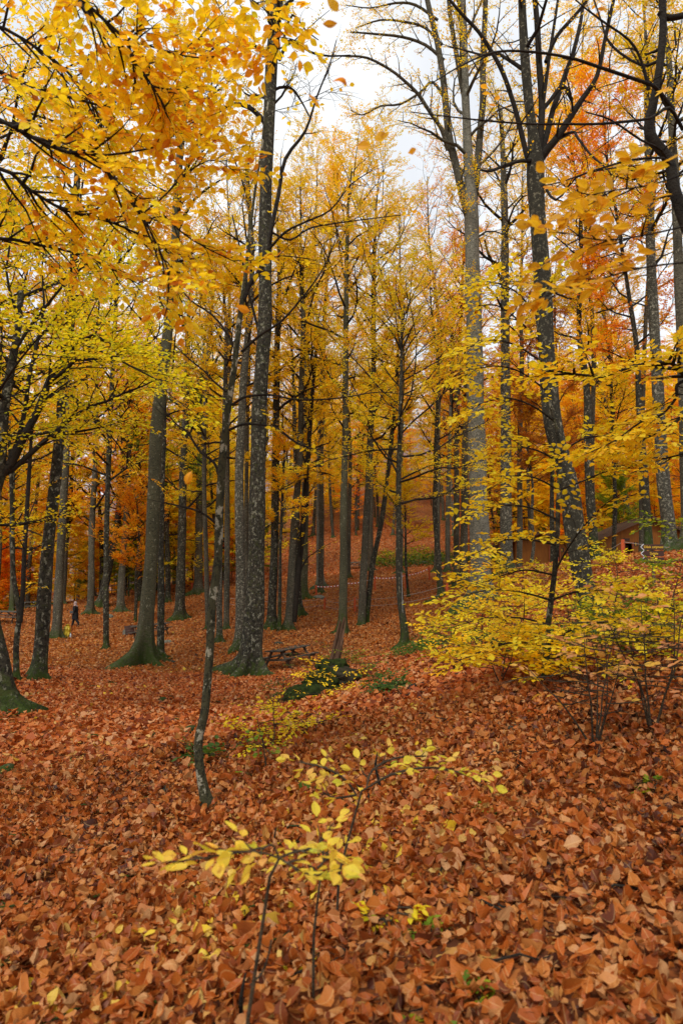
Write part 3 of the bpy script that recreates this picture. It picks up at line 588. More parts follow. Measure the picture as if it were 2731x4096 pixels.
tree('mossy footed grey beech up the slope, right one of two behind the ringed beech', [(455, 567, 6), (455, 550, 4.8), (455, 510, 4.4), (456, 460, 4)], 62, H=25, bark='olive', cs=.35, Lmax=4, pal='orange', seed=35, nl=18, size=.1)
tree('brown grey beech just left of the big pale double crowned beech', [(462, 583, 9.6), (463, 560, 7.8), (463.5, 520, 7.2), (464, 475, 6.8), (465, 420, 6), (466, 360, 5)], 49, H=25, bark='grey', cs=.4, Lmax=3.8, pal='orange', seed=36, nl=16, size=.09)
tree('very thick pale grey beech right of centre that splits into several tall stems', [(483, 604, 26), (481, 585, 22), (480, 560, 20), (479, 540, 19.2), (477, 491, 18.4), (476, 450, 17.8), (475, 402, 17), (474, 337, 16.4), (472, 280, 16), (471, 240, 15), (470, 200, 14), (467, 150, 9.5), (466, 120, 9), (464, 80, 8.5), (463, 40, 8), (461, -10, 7), (460, -50, 6)], 30, H=31,
     bark='big', cs=.5, Lmax=3.2, nl=12, leafy=.95, pal='gold', n=4, size=.08, flare=.65, twig='grey', seed=37, k=40, twl=.5,
     limbs=[dict(pts=[(470, 225, 10), (462, 195, 9), (455, 165, 8.4), (448, 135, 8), (445, 105, 7.6), (442, 76, 7), (436, 40, 6.4), (429, 11, 6), (420, -30, 5)], ns=9, nt=3, L=3.4),
            dict(pts=[(473, 200, 9), (477, 160, 8), (480, 125, 7.4), (482, 100, 7), (482, 60, 6.6), (484, 20, 6), (486, -30, 5)], ns=9, nt=3, L=3),
            dict(pts=[(447, 150, 5), (441, 130, 4.4), (431, 115, 4), (418, 95, 3.8), (405, 82, 3.4), (390, 70, 3), (367, 58, 2.6), (345, 56, 2), (325, 56, 1.4)], d1=28, ns=18, nt=5, L=3.4),
            dict(pts=[(445, 100, 4), (432, 82, 3), (420, 92, 2.6), (400, 104, 2.4), (380, 106, 2), (362, 115, 1.4), (350, 110, 1)], ns=13, nt=5, L=2.8),
            dict(pts=[(443, 60, 4), (425, 45, 3.4), (402, 37, 3), (375, 34, 2.4), (350, 32, 1.6)], ns=12, nt=5, L=2.8),
            dict(pts=[(441, 45, 3.4), (425, 28, 3), (405, 22, 2.6), (380, 20, 2), (355, 28, 1.2)], ns=12, nt=5, L=2.8),
            dict(pts=[(437, 20, 3.4), (415, 5, 3), (395, 3, 2.4), (370, 8, 1.6), (345, 5, 1)], ns=12, nt=5, L=2.8),
            dict(pts=[(466, 110, 6), (460, 80, 5.6), (455, 50, 5.4), (450, 20, 5), (446, -20, 4)], ns=5, nt=3),
            dict(pts=[(474, 170, 3), (494, 150, 2.4), (508, 130, 1.8), (515, 110, 1)], ns=4, nt=3)])
tree('blotchy grey beech beside the left cabin, right of the very thick pale one', [(505.5, 573, 15), (505.5, 550, 12.6), (505, 520, 11.6), (505, 491, 11), (505, 450, 10.4), (505, 402, 9.8), (504.5, 350, 9), (504, 294, 8.4), (504, 250, 8), (504, 218, 7.4), (503, 180, 6.6), (502, 150, 5.4), (500, 110, 4)], 37, H=28,
     bark='pale', cs=.5, Lmax=3.4, nl=16, leafy=.85, pal='gold', n=5, size=.08, flare=.5, seed=38, limbs=[dict(pts=[(504, 290, 4), (496, 270, 3.4), (488, 255, 3), (484, 240, 2)], ns=5)])
tree('large mottled beech leaning left on the mound, below a fan of bare boughs', [(594, 645, 32), (591, 620, 24), (587, 600, 21), (581, 571, 20), (577, 545, 19.6), (573, 523, 19.4), (569, 487, 19), (563, 465, 18.4), (557, 446, 17.8), (550.5, 413, 17.4), (546, 359, 17), (543, 304, 17), (540, 261, 17), (537, 220, 17), (535, 185, 17.4), (535, 165, 18), (533, 140, 12), (529, 110, 10.4), (526.6, 87, 10), (524, 55, 9.6), (522, 22, 9), (520, -20, 8)], 19.5, H=21,
     bark='blotch', cs=.78, Lmax=2.6, nl=5, leafy=.65, pal='yellow', n=4, size=.075, lod=1, flare=.35, lobeamp=.5, flare_h=1.0, seed=39, k=40, twl=.4,
     limbs=[dict(pts=[(537, 160, 8), (541, 110, 7.4), (538, 60, 7), (536, 20, 6.4), (532, -20, 5)], ns=7, nt=3, L=2.6),
            dict(pts=[(538, 162, 9), (546, 150, 8.6), (556, 138, 8), (572, 113, 7), (582, 98, 6), (596, 76, 5), (604, 40, 4.4), (611, 7, 4), (618, -20, 3)], d1=18.6, ns=12, nt=4, L=3, twl=.42),
            dict(pts=[(538, 158, 7), (545, 138, 6.4), (552, 110, 6), (559, 91, 6), (566, 70, 5.4), (572, 54, 5), (580, 20, 4), (585, -20, 3)], d1=20.4, ns=10, nt=3, L=2.8),
            dict(pts=[(527, 160, 6), (521, 135, 5.6), (516, 115, 5.4), (511, 98, 5), (503, 75, 5), (494, 57, 4.6), (478, 32, 4), (462, 15, 3.6), (445, -5, 3)], d1=18.6, ns=10, nt=3, L=2.6),
            dict(pts=[(533, 161, 6), (520, 161, 4), (505, 165, 3.4), (490, 171, 3), (480, 170, 2)], d1=18, ns=6, nt=3, L=1.6),
            dict(pts=[(540, 112, 5), (550, 100, 4.6), (562, 86, 4.6), (571, 100, 4)], ns=0),
            dict(pts=[(542, 105, 4.4), (548, 60, 3.8), (554, 20, 3.2), (560, -20, 2.4)], ns=6, nt=3, L=2),
            dict(pts=[(545, 62, 4.6), (555, 38, 4.4), (570, 20, 4), (582, 6, 3.6), (592, -10, 3)], ns=6, nt=3, L=2.2),
            dict(pts=[(556, 138, 4), (572, 132, 3), (577, 138, 2.8), (590, 155, 2.4), (602, 165, 1.8), (612, 176, 1)], d1=17, ns=6, nt=3, L=1.6),
            dict(pts=[(540, 180, 4), (555, 200, 2.4), (575, 178, 2), (600, 170, 1.6), (640, 165, 1)], d1=17, ns=5, nt=3, L=1.6)])
tree('mottled upright beech behind the large leaning one, left of the right cabin', [(596, 584, 12), (595, 560, 10), (592, 530, 9), (589, 490, 8.6), (587, 440, 8), (586, 390, 7)], 32, H=24, bark='blotch', cs=.35, Lmax=3.6, pal='gold', seed=40, nl=18, n=7)
tree('pale blotched beech in front of the right cabin door side', [(648, 560, 10), (647, 535, 8.2), (645.5, 510, 7.6), (644, 480, 7), (641, 440, 6.4), (638, 400, 6), (636, 350, 5)], 30, H=22, bark='blotch', cs=.35, Lmax=3.4, pal='orange', seed=41, nl=18, n=7)
tree('thick mossy grey beech at the right edge before the cabin', [(670, 563, 19), (669, 545, 14.6), (667, 520, 13.6), (663, 490, 12.8), (660, 450, 12), (657, 391, 11.2), (654, 337, 10.6), (651, 283, 10), (649, 230, 9), (648, 180, 8), (646, 120, 6)], 28, H=26, bark='pale', cs=.45, Lmax=3.6, nl=16, pal='gold', leafy=.8, seed=42, n=6, size=.085)
tree('grey beech cut by the right edge with a leafy yellow top', [(688, 555, 14), (686, 500, 12), (683, 400, 11), (679, 300, 10), (675, 196, 9), (671, 131, 8), (668, 60, 6)], 25, H=25, bark='grey', cs=.5, Lmax=3.4, nl=14, pal='yellow', leafy=.8, seed=43, n=6, lod=1)
tree('thin dark trunk between the blotchy grey beech and the large leaning one', [(552, 575, 6), (552, 545, 5), (551, 510, 4.4), (552, 460, 4), (556, 400, 3.4)], 40, H=18, bark='dark', cs=.35, Lmax=3.2, pal='rust', seed=44, nl=16, flare=.4)
tree('crooked grey sapling leaning in front of the left cabin wall', [(529, 574, 4), (531, 560, 3.6), (533, 545, 3.4), (531, 520, 3.2), (532, 490, 2.6)], 42, H=10, bark='pale', cs=.55, Lmax=2, pal='rust', seed=45, nl=8, flare=.2, topr=.02)
tree('dark knotty trunk rising behind orange leaves left of the right cabin', [(613, 570, 5), (613, 540, 4.2), (614, 500, 4), (612, 440, 3.6), (610, 380, 3)], 38, H=21, bark='dark', cs=.3, Lmax=3.6, pal='gold', seed=46, nl=20, size=.09)


# young tree that carries the bright yellow layers on the right
def L_(pts, d1, ns=9, L=1.5, **k): return dict(pts=[(*a, w) for a, w in zip(pts, np.linspace(2.2, .8, len(pts)))], d1=d1, ns=ns, nt=3, L=L, twl=.28, flat=.12, **k)
tree('slim dark young beech on the mound carrying bright yellow layered sprays', [(545, 679, 8), (546, 650, 6.4), (547, 626, 6), (552, 587, 5.6), (556, 547, 5.2), (557, 507, 4.8), (559, 475, 4.2), (559, 446, 3.6), (553, 418, 3), (546, 391, 2.6), (541, 360, 2), (536, 325, 1.6), (533, 300, 1)], 8.5, H=4.6,
     bark='dark', flare=.4, nl=0, cs=.9, seed=50, n=6, size=.084, lod=0, pal='yellow', lmat=LMN['yellow'], nsub=6, twr=.002, njit=.3, twig='twig', topr=.006,
     limbs=[L_([(550, 600), (520, 592), (490, 590), (455, 597)], 7.6, 12, 1.5), L_([(553, 575), (525, 570), (500, 576), (470, 588)], 8.4), L_([(556, 545), (530, 540), (505, 540), (478, 552)], 7.6, 10),
            L_([(557, 520), (530, 508), (505, 505), (480, 512)], 8.2, 10), L_([(558, 490), (535, 478), (512, 476), (488, 490)], 7.4, 10), L_([(559, 462), (535, 450), (515, 448), (495, 455)], 8.6),
            L_([(552, 420), (530, 405), (505, 398), (480, 404), (466, 412)], 7.8, 11), L_([(546, 391), (520, 372), (495, 366), (468, 370)], 8.2, 11), L_([(541, 362), (515, 345), (490, 340), (466, 348)], 7.6, 11),
            L_([(538, 340), (515, 318), (495, 305), (478, 306)], 8.4, 9), L_([(535, 315), (520, 296), (505, 286), (488, 282)], 7.8, 8), L_([(534, 305), (545, 290), (552, 280), (556, 272)], 8.4, 5, .9),
            L_([(555, 570), (566, 550), (580, 530), (600, 508), (618, 495)], 7.6, 10, 1.3), L_([(551, 600), (575, 592), (605, 590), (630, 592)], 7.8, 7, 1.0),
            L_([(558, 490), (585, 480), (610, 470), (635, 468)], 8, 8, 1.1), L_([(557, 455), (580, 440), (600, 436), (625, 440)], 8, 8), L_([(549, 625), (520, 618), (485, 618), (450, 628)], 8, 12, 1.5),
            L_([(548, 645), (575, 628), (610, 622), (640, 628)], 7.6, 10), L_([(547, 650), (520, 642), (490, 648), (455, 662)], 7.6, 12, 1.4), L_([(546, 660), (570, 655), (600, 660), (620, 668)], 8, 8)])

# ------------------------------------------------------------------ beeches outside the frame whose boughs hang into it
tree('near beech beyond the left edge whose yellow and orange boughs fill the upper left', [(-420, 900, 40), (-430, 700, 36), (-425, 500, 34), (-420, 300, 34), (-410, 100, 32), (-400, -200, 28)], 4.0, H=9, bark='dark', nl=0, cs=.9, flare=.4, seed=60, n=6, size=.076, leafy=.68, lod=0, pal='yellow',
     lmat=LMN['near'], twl=.26, twr=.0016, njit=.55, topr=.04,
     limbs=[dict(pts=[(-410, 60, 14), (-200, 60, 9), (-60, 95, 6), (0, 120, 5), (32, 137, 4.4), (67, 152, 4), (98, 156, 3.4), (113, 180, 2.8), (141, 215, 2.2), (163, 258, 1.6), (175, 290, 1)], d=4.0, d1=4.2, ns=34, nt=5, L=1.5, ss=.3, twl=.26),
            dict(pts=[(98, 156, 2.6), (130, 152, 2.2), (160, 145, 1.8), (180, 130, 1.4), (200, 118, 1)], d=4.1, d1=4.6, ns=11, nt=5, L=1.1, twl=.24),
            dict(pts=[(-400, -80, 14), (-150, -120, 8), (0, -70, 5.6), (60, -25, 4.6), (83, 0, 4), (113, 28, 3.4), (126, 41, 3), (135, 61, 2.4), (152, 85, 1.8), (165, 110, 1.2)], d=3.8, d1=4.0, ns=30, nt=5, L=1.4, ss=.32, twl=.26),
            dict(pts=[(126, 41, 2.4), (150, 46, 2.2), (175, 54, 1.8), (205, 58, 1.4), (222, 52, 1)], d=3.9, d1=4.4, ns=12, nt=5, L=1.0, twl=.24),
            dict(pts=[(60, -25, 3), (120, -45, 2.6), (180, -30, 2.4), (225, -14, 2), (255, 2, 1.6), (275, 22, 1.2), (280, 55, .8)], d=3.8, d1=3.9, ns=15, nt=4, L=.9, twl=.22),
            dict(pts=[(-400, 130, 12), (-150, 150, 7), (-10, 165, 4.6), (30, 190, 3.6), (65, 210, 3), (110, 222, 2.4), (150, 240, 1.8), (190, 262, 1.2)], d=4.6, d1=5.2, ns=28, nt=5, L=1.5, ss=.3, twl=.28),
            dict(pts=[(-400, 260, 10), (-150, 240, 6), (-10, 238, 4), (40, 245, 3), (90, 258, 2), (140, 285, 1.2)], d=5.2, d1=5.8, ns=24, nt=5, L=1.5, ss=.3, twl=.28),
            dict(pts=[(-400, 20, 10), (-150, 0, 6), (-20, 20, 4), (40, 50, 3.2), (75, 80, 2.6), (95, 110, 1.8), (110, 140, 1)], d=4.6, d1=4.9, ns=26, nt=5, L=1.5, ss=.3, twl=.28),
            dict(pts=[(-150, -20, 6), (-20, 60, 4.4), (30, 85, 3.4), (80, 100, 2.8), (130, 110, 2.2), (175, 95, 1.6), (215, 90, 1)], d=4.4, d1=4.7, ns=26, nt=5, L=1.4, ss=.2, twl=.27),
            dict(pts=[(163, 215, 2), (185, 235, 1.8), (210, 250, 1.4), (235, 262, 1)], d=4.4, d1=4.6, ns=8, nt=5, L=.8, twl=.22),
            dict(pts=[(141, 215, 2), (165, 195, 1.8), (190, 170, 1.4), (215, 160, 1), (235, 172, .8)], d=4.2, d1=4.6, ns=10, nt=5, L=.9, twl=.24)])
tree('gnarled dark beech beyond the right edge with long bare boughs across the upper right', [(840, 700, 60), (820, 550, 50), (800, 400, 46), (790, 250, 44), (780, 120, 40), (790, -60, 36)], 6.0, H=9, bark='dark', nl=0, cs=.9, flare=.3, seed=61, n=4, size=.085, lod=0, pal='yellow', lmat=LMN['orangebig'], twl=.22, leafy=.06, twr=.0022, topr=.05,
     limbs=[dict(pts=[(790, 300, 26), (740, 290, 22), (700, 250, 17), (682, 215, 14), (672, 185, 12), (668, 160, 11), (652, 140, 12), (648, 125, 11), (655, 90, 9), (660, 55, 8.4), (662, 20, 8), (660, -20, 8)], d=6, d1=6, ns=5, nt=3, L=.8),
            dict(pts=[(658, 12, 7), (668, 18, 7), (690, 14, 7)], ns=0),
            dict(pts=[(672, 110, 5), (655, 88, 4.4), (645, 83, 4), (625, 76, 3.8), (598, 67, 3.6), (570, 58, 3.2), (533, 52, 3), (494, 52, 2.4), (460, 66, 1.8), (430, 84, 1.2)], d=6, d1=4.8, ns=9, nt=2, L=1.2),
            dict(pts=[(682, 130, 4), (668, 108, 3.6), (650, 118, 3.2), (620, 122, 3), (594, 124, 2.8), (560, 124, 2.6), (533, 124, 2.4), (500, 122, 2), (460, 118, 1.6), (410, 112, 1.1)], d=6, d1=4.8, ns=9, nt=2, L=1.2),
            dict(pts=[(669, 168, 3), (660, 150, 2.6), (640, 140, 2.4), (610, 120, 2), (585, 112, 1.4)], d=6, d1=5.4, ns=5, nt=2, L=1),
            dict(pts=[(669, 164, 3), (660, 158, 2.6), (630, 160, 2.4), (595, 170, 2), (560, 182, 1.4), (540, 186, 1)], d=5.6, d1=5, ns=7, nt=2, L=1),
            dict(pts=[(648, 90, 4), (640, 60, 3), (628, 40, 2.6), (600, 20, 2.2), (575, 0, 1.6), (560, -20, 1)], d=6, d1=5.6, ns=7, nt=2, L=1),
            dict(pts=[(660, 60, 4), (640, 65, 3), (610, 45, 2.6), (600, 20, 2), (590, -10, 1.4)], d=6, d1=6.4, ns=6, nt=2, L=1)])
tree('beech past the right edge, its low yellow bough arching in above the cabins', [(800, 760, 36), (800, 600, 32), (795, 450, 30), (800, 300, 28), (805, 100, 24)], 7.6, H=10, bark='dark', nl=0, cs=.9, flare=.3, seed=62, n=7, size=.088, lod=0, pal='yellow', lmat=LMN['yellow'], twl=.28, twr=.0022, topr=.04, njit=.3,
     limbs=[dict(pts=[(797, 420, 14), (740, 395, 8), (705, 382, 6), (685, 376, 4.8), (672, 364, 4), (657, 363, 3.6), (633, 366, 3.2), (603, 376, 2.8), (575, 374, 2.2), (548, 370, 1.4)], d=7.6, d1=6.8, ns=22, nt=4, L=1.3, ss=.3, flat=.12),
            dict(pts=[(690, 378, 4), (676, 385, 3.4), (675, 398, 3), (660, 415, 2.4), (640, 422, 2), (615, 440, 1.4), (590, 452, 1)], d=7.4, d1=7, ns=14, nt=4, L=1.3, flat=.12),
            dict(pts=[(740, 405, 6), (700, 405, 4), (670, 425, 3), (640, 440, 2.2), (610, 450, 1.2)], d=7.6, d1=8, ns=14, nt=4, L=1.2, flat=.12, ss=.3),
            dict(pts=[(797, 470, 8), (740, 450, 5), (700, 450, 3.4), (665, 458, 2.4), (630, 466, 1.4)], d=7.6, d1=8.6, ns=10, nt=3, L=1.0, flat=.12, ss=.4)])
tree('close beech past the right edge with a few large soft orange leaves on thin sprays', [(1150, 900, 70), (1150, 500, 60), (1140, 100, 50), (1140, -200, 44)], 3.1, H=6, bark='dark', nl=0, cs=.9, flare=.2, seed=63, n=5, size=.082, lod=0, pal='yellow', lmat=LMN['orangebig'], twl=.17, twr=.0014, topr=.03, njit=.4, leafy=.6,
     limbs=[dict(pts=[(1140, 120, 12), (900, 140, 6), (740, 160, 3), (690, 172, 2.2), (650, 185, 1.8), (615, 190, 1.5), (585, 196, 1)], d=3.1, d1=3.1, ns=7, nt=2, L=.5, ss=.68),
            dict(pts=[(1140, 170, 12), (900, 200, 6), (740, 215, 3), (690, 225, 2.2), (640, 236, 1.8), (600, 240, 1.4), (560, 232, 1)], d=3.1, d1=3.0, ns=8, nt=2, L=.5, ss=.66),
            dict(pts=[(1140, 220, 12), (900, 240, 6), (740, 258, 3), (690, 262, 2.2), (640, 268, 1.8), (590, 282, 1.4), (545, 296, 1)], d=3.1, d1=3.0, ns=8, nt=2, L=.5, ss=.66)])
# leafy mid-distance neighbours that fill the left
tree('leafy yellow green beech outside the left edge, its sprays filling the left middle', [(-130, 700, 22), (-125, 600, 18), (-110, 450, 16), (-95, 300, 14), (-85, 150, 12), (-80, 0, 10)], 13, H=13, bark='dark', cs=.28, Lmax=4.6, nl=22, leafy=1, pal='lime', n=8, size=.08, lod=1, nsub=8, ntw=6, twl=.5, seed=64, elev=(.0, .7))
tree('tall yellow beech outside the left edge behind the leaning one', [(-60, 690, 14), (-55, 560, 12), (-45, 430, 11), (-35, 300, 10), (-30, 150, 8)], 21, H=19, bark='dark', cs=.3, Lmax=5.5, nl=24, leafy=1, pal='yellow', n=8, size=.085, lod=2, nsub=8, ntw=6, twl=.55, seed=65, elev=(.0, .8))
tree('yellow crowned beech standing back in the left middle, trunk hidden by leaves', [(108, 600, 6), (106, 560, 5), (108, 480, 5), (112, 380, 4.4), (116, 300, 4)], 34, H=21, bark='dark', cs=.38, Lmax=4.6, nl=24, leafy=1, pal='lime', n=8, size=.085, lod=2, nsub=7, ntw=6, twl=.55, seed=66)
for lb_, x_, d_, H_, pl_, lf_, sd_ in (('fine wispy topped golden beech rising furthest into the sky gap', 320, 52, 35, 'gold', .8, 80), ('rusty wispy crown standing right of the sky gap', 436, 58, 36, 'orange', .6, 81), ('sparse golden crown below the middle of the sky gap', 399, 60, 34, 'gold', .7, 82),
        ('thin yellow crown just right of the massive dark trunk', 303, 50, 35, 'yellow', .7, 83), ('sparse yellow crown between the buttressed and massive trunks, tallest there', 226, 40, 30, 'gold', .6, 84), ('sparse rust crown behind the stems of the very thick beech', 455, 50, 32, 'orange', .6, 85), ('loose golden crown behind the large leaning beech, left of it', 518, 44, 30, 'gold', .7, 86), ('loose yellow crown at top right behind the fan of bare boughs', 590, 34, 30, 'yellow', .85, 87), ('high yellow crown near the top right corner', 640, 36, 31, 'gold', .85, 88)):
    gy_ = 600 - (H(*P(x_, 600, d_)[:2]) - 1.6) * FPX / d_
    tree(lb_, [(x_, float(gy_), 6), (x_ + 1, 520, 5.4), (x_ + 1, 440, 5), (x_ + 3, 360, 4.4)], d_, H=H_, bark='grey', cs=.42, Lmax=4.0, nl=20, leafy=lf_, pal=pl_, n=8, size=.085, nsub=8, ntw=7, seed=sd_, elev=(.4, 1.2))
tree('yellow beech with fine top twigs between the buttressed and the massive trunk', [(208, 610, 5), (206, 560, 4.6), (204, 480, 4.4), (206, 380, 4), (212, 300, 3.4)], 42, H=24, bark='grey', cs=.3, Lmax=4.6, nl=22, leafy=1, pal='yellow', n=7, size=.09, lod=2, nsub=7, ntw=6, seed=67)

# ------------------------------------------------------------------ forest behind: built once per kind, then copied
def proto(seed, Ht, r, cs, Lmax, nl, pal, bark, n=9, size=.11, nsub=8, ntw=7, twl=.6, lean=.02, elev=(.1, 1.0), crown=None, leafy=1, flare=.8, name='beech_tree', stems=1):
    rng = np.random.default_rng(seed); tm = MB(); bm = MB(); lm = MB(); tw = []
    for st in range(stems):
        m = 9; d = nrm(UP + np.array([*rng.normal(0, lean * (1 if stems == 1 else 9), 2), 0])); pts = wander(rng, [rng.normal(0, .06 * (stems > 1)), rng.normal(0, .06 * (stems > 1)), 0], d, Ht * rng.uniform(.75, 1) if stems > 1 else Ht, m, .035, .05)
        rad = r * (1 - np.linspace(0, 1, m) ** 1.3 * .93) + .006
        s, tp, tr = trunk_mesh(tm, pts, rad, rng, flare, k=10 if stems == 1 else 6)
        for i in range(nl):
            t = min(cs + (1 - cs) * (i + rng.random() * .8) / nl, .985); p = np.array([np.interp(t * s[-1], s, tp[:, j]) for j in range(3)]); rr = np.interp(t * s[-1], s, tr)
            az = i * 2.4 + rng.random(); u = (t - cs) / (1 - cs); el = elev[0] + (elev[1] - elev[0]) * u + rng.normal(0, .2)
            dr = np.array([math.cos(az) * math.cos(el), math.sin(az) * math.cos(el), math.sin(el)])
            shape = (math.sin(math.pi * (.15 + .68 * u)) * .6 + .5) if crown is None else crown(u)
            L = Lmax * shape * rng.uniform(.5, 1.4); lp = wander(rng, p, dr, L, 6, .2, .05); rl = min(rr * .5, .015 * L + .006)
            bm.tube(lp, np.linspace(rl, max(.15 * rl, .002), 6), 4, cap=False); dress(rng, bm, tw, lp, rl, L, nsub, ntw, twl, .45)
    twig_leaves(lm, bm, *[np.array([a[i] for a in tw]) for i in range(3)], n, size, rng, 2 if size > .09 else 1, rad=.004 if Ht > 5 else .002, leafy=leafy)
    return dict(name=name, parts=[('trunk', tm.mesh('trunk', BARK[bark], smooth=True)), ('branches', bm.mesh('branches', BARK['twig'], smooth=True)), ('crown', lm.mesh('crown', LM[pal]))])
def place(pr, label, cat, loc, rz, sc, group, tilt=(0, 0)):
    root = thing(pr['name'], label, cat, loc, rz, group); root.scale = (sc, sc, sc * 1.0); root.rotation_euler = (tilt[0], tilt[1], rz)
    for nm, me in pr['parts']: link(nm, me, root)
    return root
rg = np.random.default_rng(77)
TALL = {}
for i, (pal, bark) in enumerate([('yellow', 'grey'), ('gold', 'dark'), ('gold', 'grey'), ('orange', 'grey'), ('lime', 'dark'), ('yellow', 'pale'), ('orange', 'dark'), ('rust', 'grey')]):
    TALL.setdefault(pal, []).append(proto(200 + i, [24, 26, 22, 25, 23, 27, 21, 24][i], [.2, .26, .17, .24, .22, .3, .18, .2][i], [.22, .3, .18, .28, .2, .34, .16, .25][i], [4.4, 5, 4.2, 4.8, 4.6, 4.6, 4, 4][i], 34, pal, bark, size=.15, n=12))
UND = {}
for i, pal in enumerate(['yellow', 'gold', 'orange', 'lime', 'green', 'yellow', 'rust']):
    UND.setdefault(pal, []).append(proto(300 + i, [7, 8.5, 6.5, 7.5, 7, 9.5, 6][i], [.06, .07, .05, .06, .06, .08, .05][i], .16, [3.2, 3.4, 3, 3.2, 3, 3.6, 2.8][i], 20, pal, 'dark', size=.12, n=11, nsub=9, ntw=8, twl=.5, elev=(.0, .9), flare=.3, name='young_beech_tree',
        crown=lambda u: (1 - .65 * u)))
used = [P(x, y, d)[:2] for x, y, d in [(37, 684, 20), (139, 664, 29), (247, 676, 26), (482, 604, 30), (594, 645, 19.5)]]
gmap = {'yellow': 'yellow', 'gold': 'golden', 'orange': 'orange', 'lime': 'yellow green', 'rust': 'rust brown', 'green': 'green'}
MARKS = [(-60, 'leaning beech at the left edge'), (40, 'stout blotched dark beech'), (95, 'walking person'), (150, 'buttress rooted beech'), (198, 'green leaved trunk'), (232, 'thin spotted beech'), (258, 'massive dark beech'), (290, 'double stemmed grey beech'), (320, 'left end of the tape'), (344, 'broken snag'), (370, 'crossing pair'),
 (402, 'small blotched beech'), (436, 'pale ringed beech'), (464, 'brown grey beech'), (480, 'very thick pale beech'), (506, 'blotchy grey beech'), (535, 'smaller cabin'), (575, 'large leaning beech'), (615, 'knotty dark trunk'), (648, 'right hand cabin'), (700, 'thick mossy right edge beech')]
ORD = ['nearest', 'second nearest', 'third nearest', 'fourth nearest', 'fifth nearest', 'sixth nearest', 'seventh nearest', 'eighth nearest', 'ninth nearest', 'tenth nearest', 'eleventh nearest', 'twelfth nearest', 'thirteenth nearest', 'fourteenth nearest', 'fifteenth nearest', 'sixteenth nearest', 'seventeenth nearest', 'eighteenth nearest', 'nineteenth nearest', 'twentieth nearest'] + [f'{i}th nearest' for i in range(21, 60)]
FOREST = []
def relabel():
    box = {}
    for o, kind, px, d in FOREST: box.setdefault((kind, min(MARKS, key=lambda m: abs(m[0] - px))[1]), []).append((d, o))
    for (kind, mk), l in box.items():
        l.sort(key=lambda a: a[0])
        for i, (d, o) in enumerate(l): o['label'] = f'{(ORD[i] + " ") if len(l) > 1 else ""}{kind} in line behind the {mk}'
def zone(px):
    return 'left' if px < 150 else ('central' if px < 430 else 'right')
# tall trees on the far slopes, on a jittered grid
cells = []
y = 58.0
while y < 185:
    st = 5.6 + (y - 58) * .035
    x = -.66 * y - 8
    while x < .66 * y + 8:
        cells.append((x + rg.uniform(-.42, .42) * st, y + rg.uniform(-.42, .42) * st)); x += st
    y += st
def px_of(x, y): return 341 + x / y * FPX * .992
kt = 0
for x, y in cells:
    px = px_of(x, y)
    if px < -90 or px > 770: continue
    if 262 < px < 470 and (y < 98 or rg.random() < .12): continue
    if px > 480 and px < 690 and y < 62: continue
    if px < 150:
        if y > 120: continue
        if y > 70 and rg.random() < .45: continue
        w = dict(lime=3, yellow=4, orange=5, gold=3, rust=1)
    elif px < 260: w = dict(yellow=5, lime=3, gold=3, orange=2)
    elif px < 430: w = dict(yellow=5, gold=6, orange=2, lime=2)
    elif px < 560: w = dict(gold=4, orange=5, yellow=3, rust=2)
    else: w = dict(orange=6, gold=4, rust=3, yellow=2)
    ks = list(w); pal = rg.choice(ks, p=np.array([w[k] for k in ks]) / sum(w.values()))
    pr = TALL[pal][rg.integers(len(TALL[pal]))]; z = float(H(x, y))
    root = place(pr, f'tall {gmap[pal]} leaved beech among the crowded trunks of the {zone(px)} far slope', 'tree', (x, y, z - .05), rg.random() * 6.28, rg.uniform(.78, 1.12), f'tall {gmap[pal]} beeches on the {zone(px)} far slope', (rg.normal(0, .025), rg.normal(0, .025)))
    FOREST.append((root, f'tall {gmap[pal]} beech', px, y)); kt += 1
# young understorey beeches
ku = 0
for i in range(900):
    y = 36 + 120 * rg.random() ** 1.5; x = rg.uniform(-.62, .62) * y
    px = px_of(x, y); z = float(H(x, y))
    if px < -40 or px > 730: continue
    # keep the open litter slope of the middle clear
    py = 600 - (z - 1.6) * FPX / y
    if 205 < px < 470 and (y < 62 or (px > 262 and y < 104)): continue
    if 55 < px <= 205 and (y < 57): continue
    if px <= 55 and y < 60: continue
    if px >= 470 and y < 60: continue
    if rg.random() > .34: continue
    if px < 130: w = dict(orange=5, yellow=4, gold=2, lime=2, green=1)
    elif px < 260: w = dict(lime=4, green=3, yellow=4, orange=2)
    elif px < 470: w = dict(yellow=5, gold=4, lime=2, orange=1)
    else: w = dict(yellow=3, gold=3, orange=3, lime=3, green=2, rust=1)
    ks = list(w); pal = rg.choice(ks, p=np.array([w[k] for k in ks]) / sum(w.values())); pr = UND[pal][rg.integers(len(UND[pal]))]
    root = place(pr, f'low {gmap[pal]} young beech spreading under the tall {zone(px)} trees', 'tree', (x, y, z - .05), rg.random() * 6.28, rg.uniform(.7, 1.25), f'young {gmap[pal]} beeches under the {zone(px)} trees')
    FOREST.append((root, f'young {gmap[pal]} beech', px, y)); ku += 1
relabel()

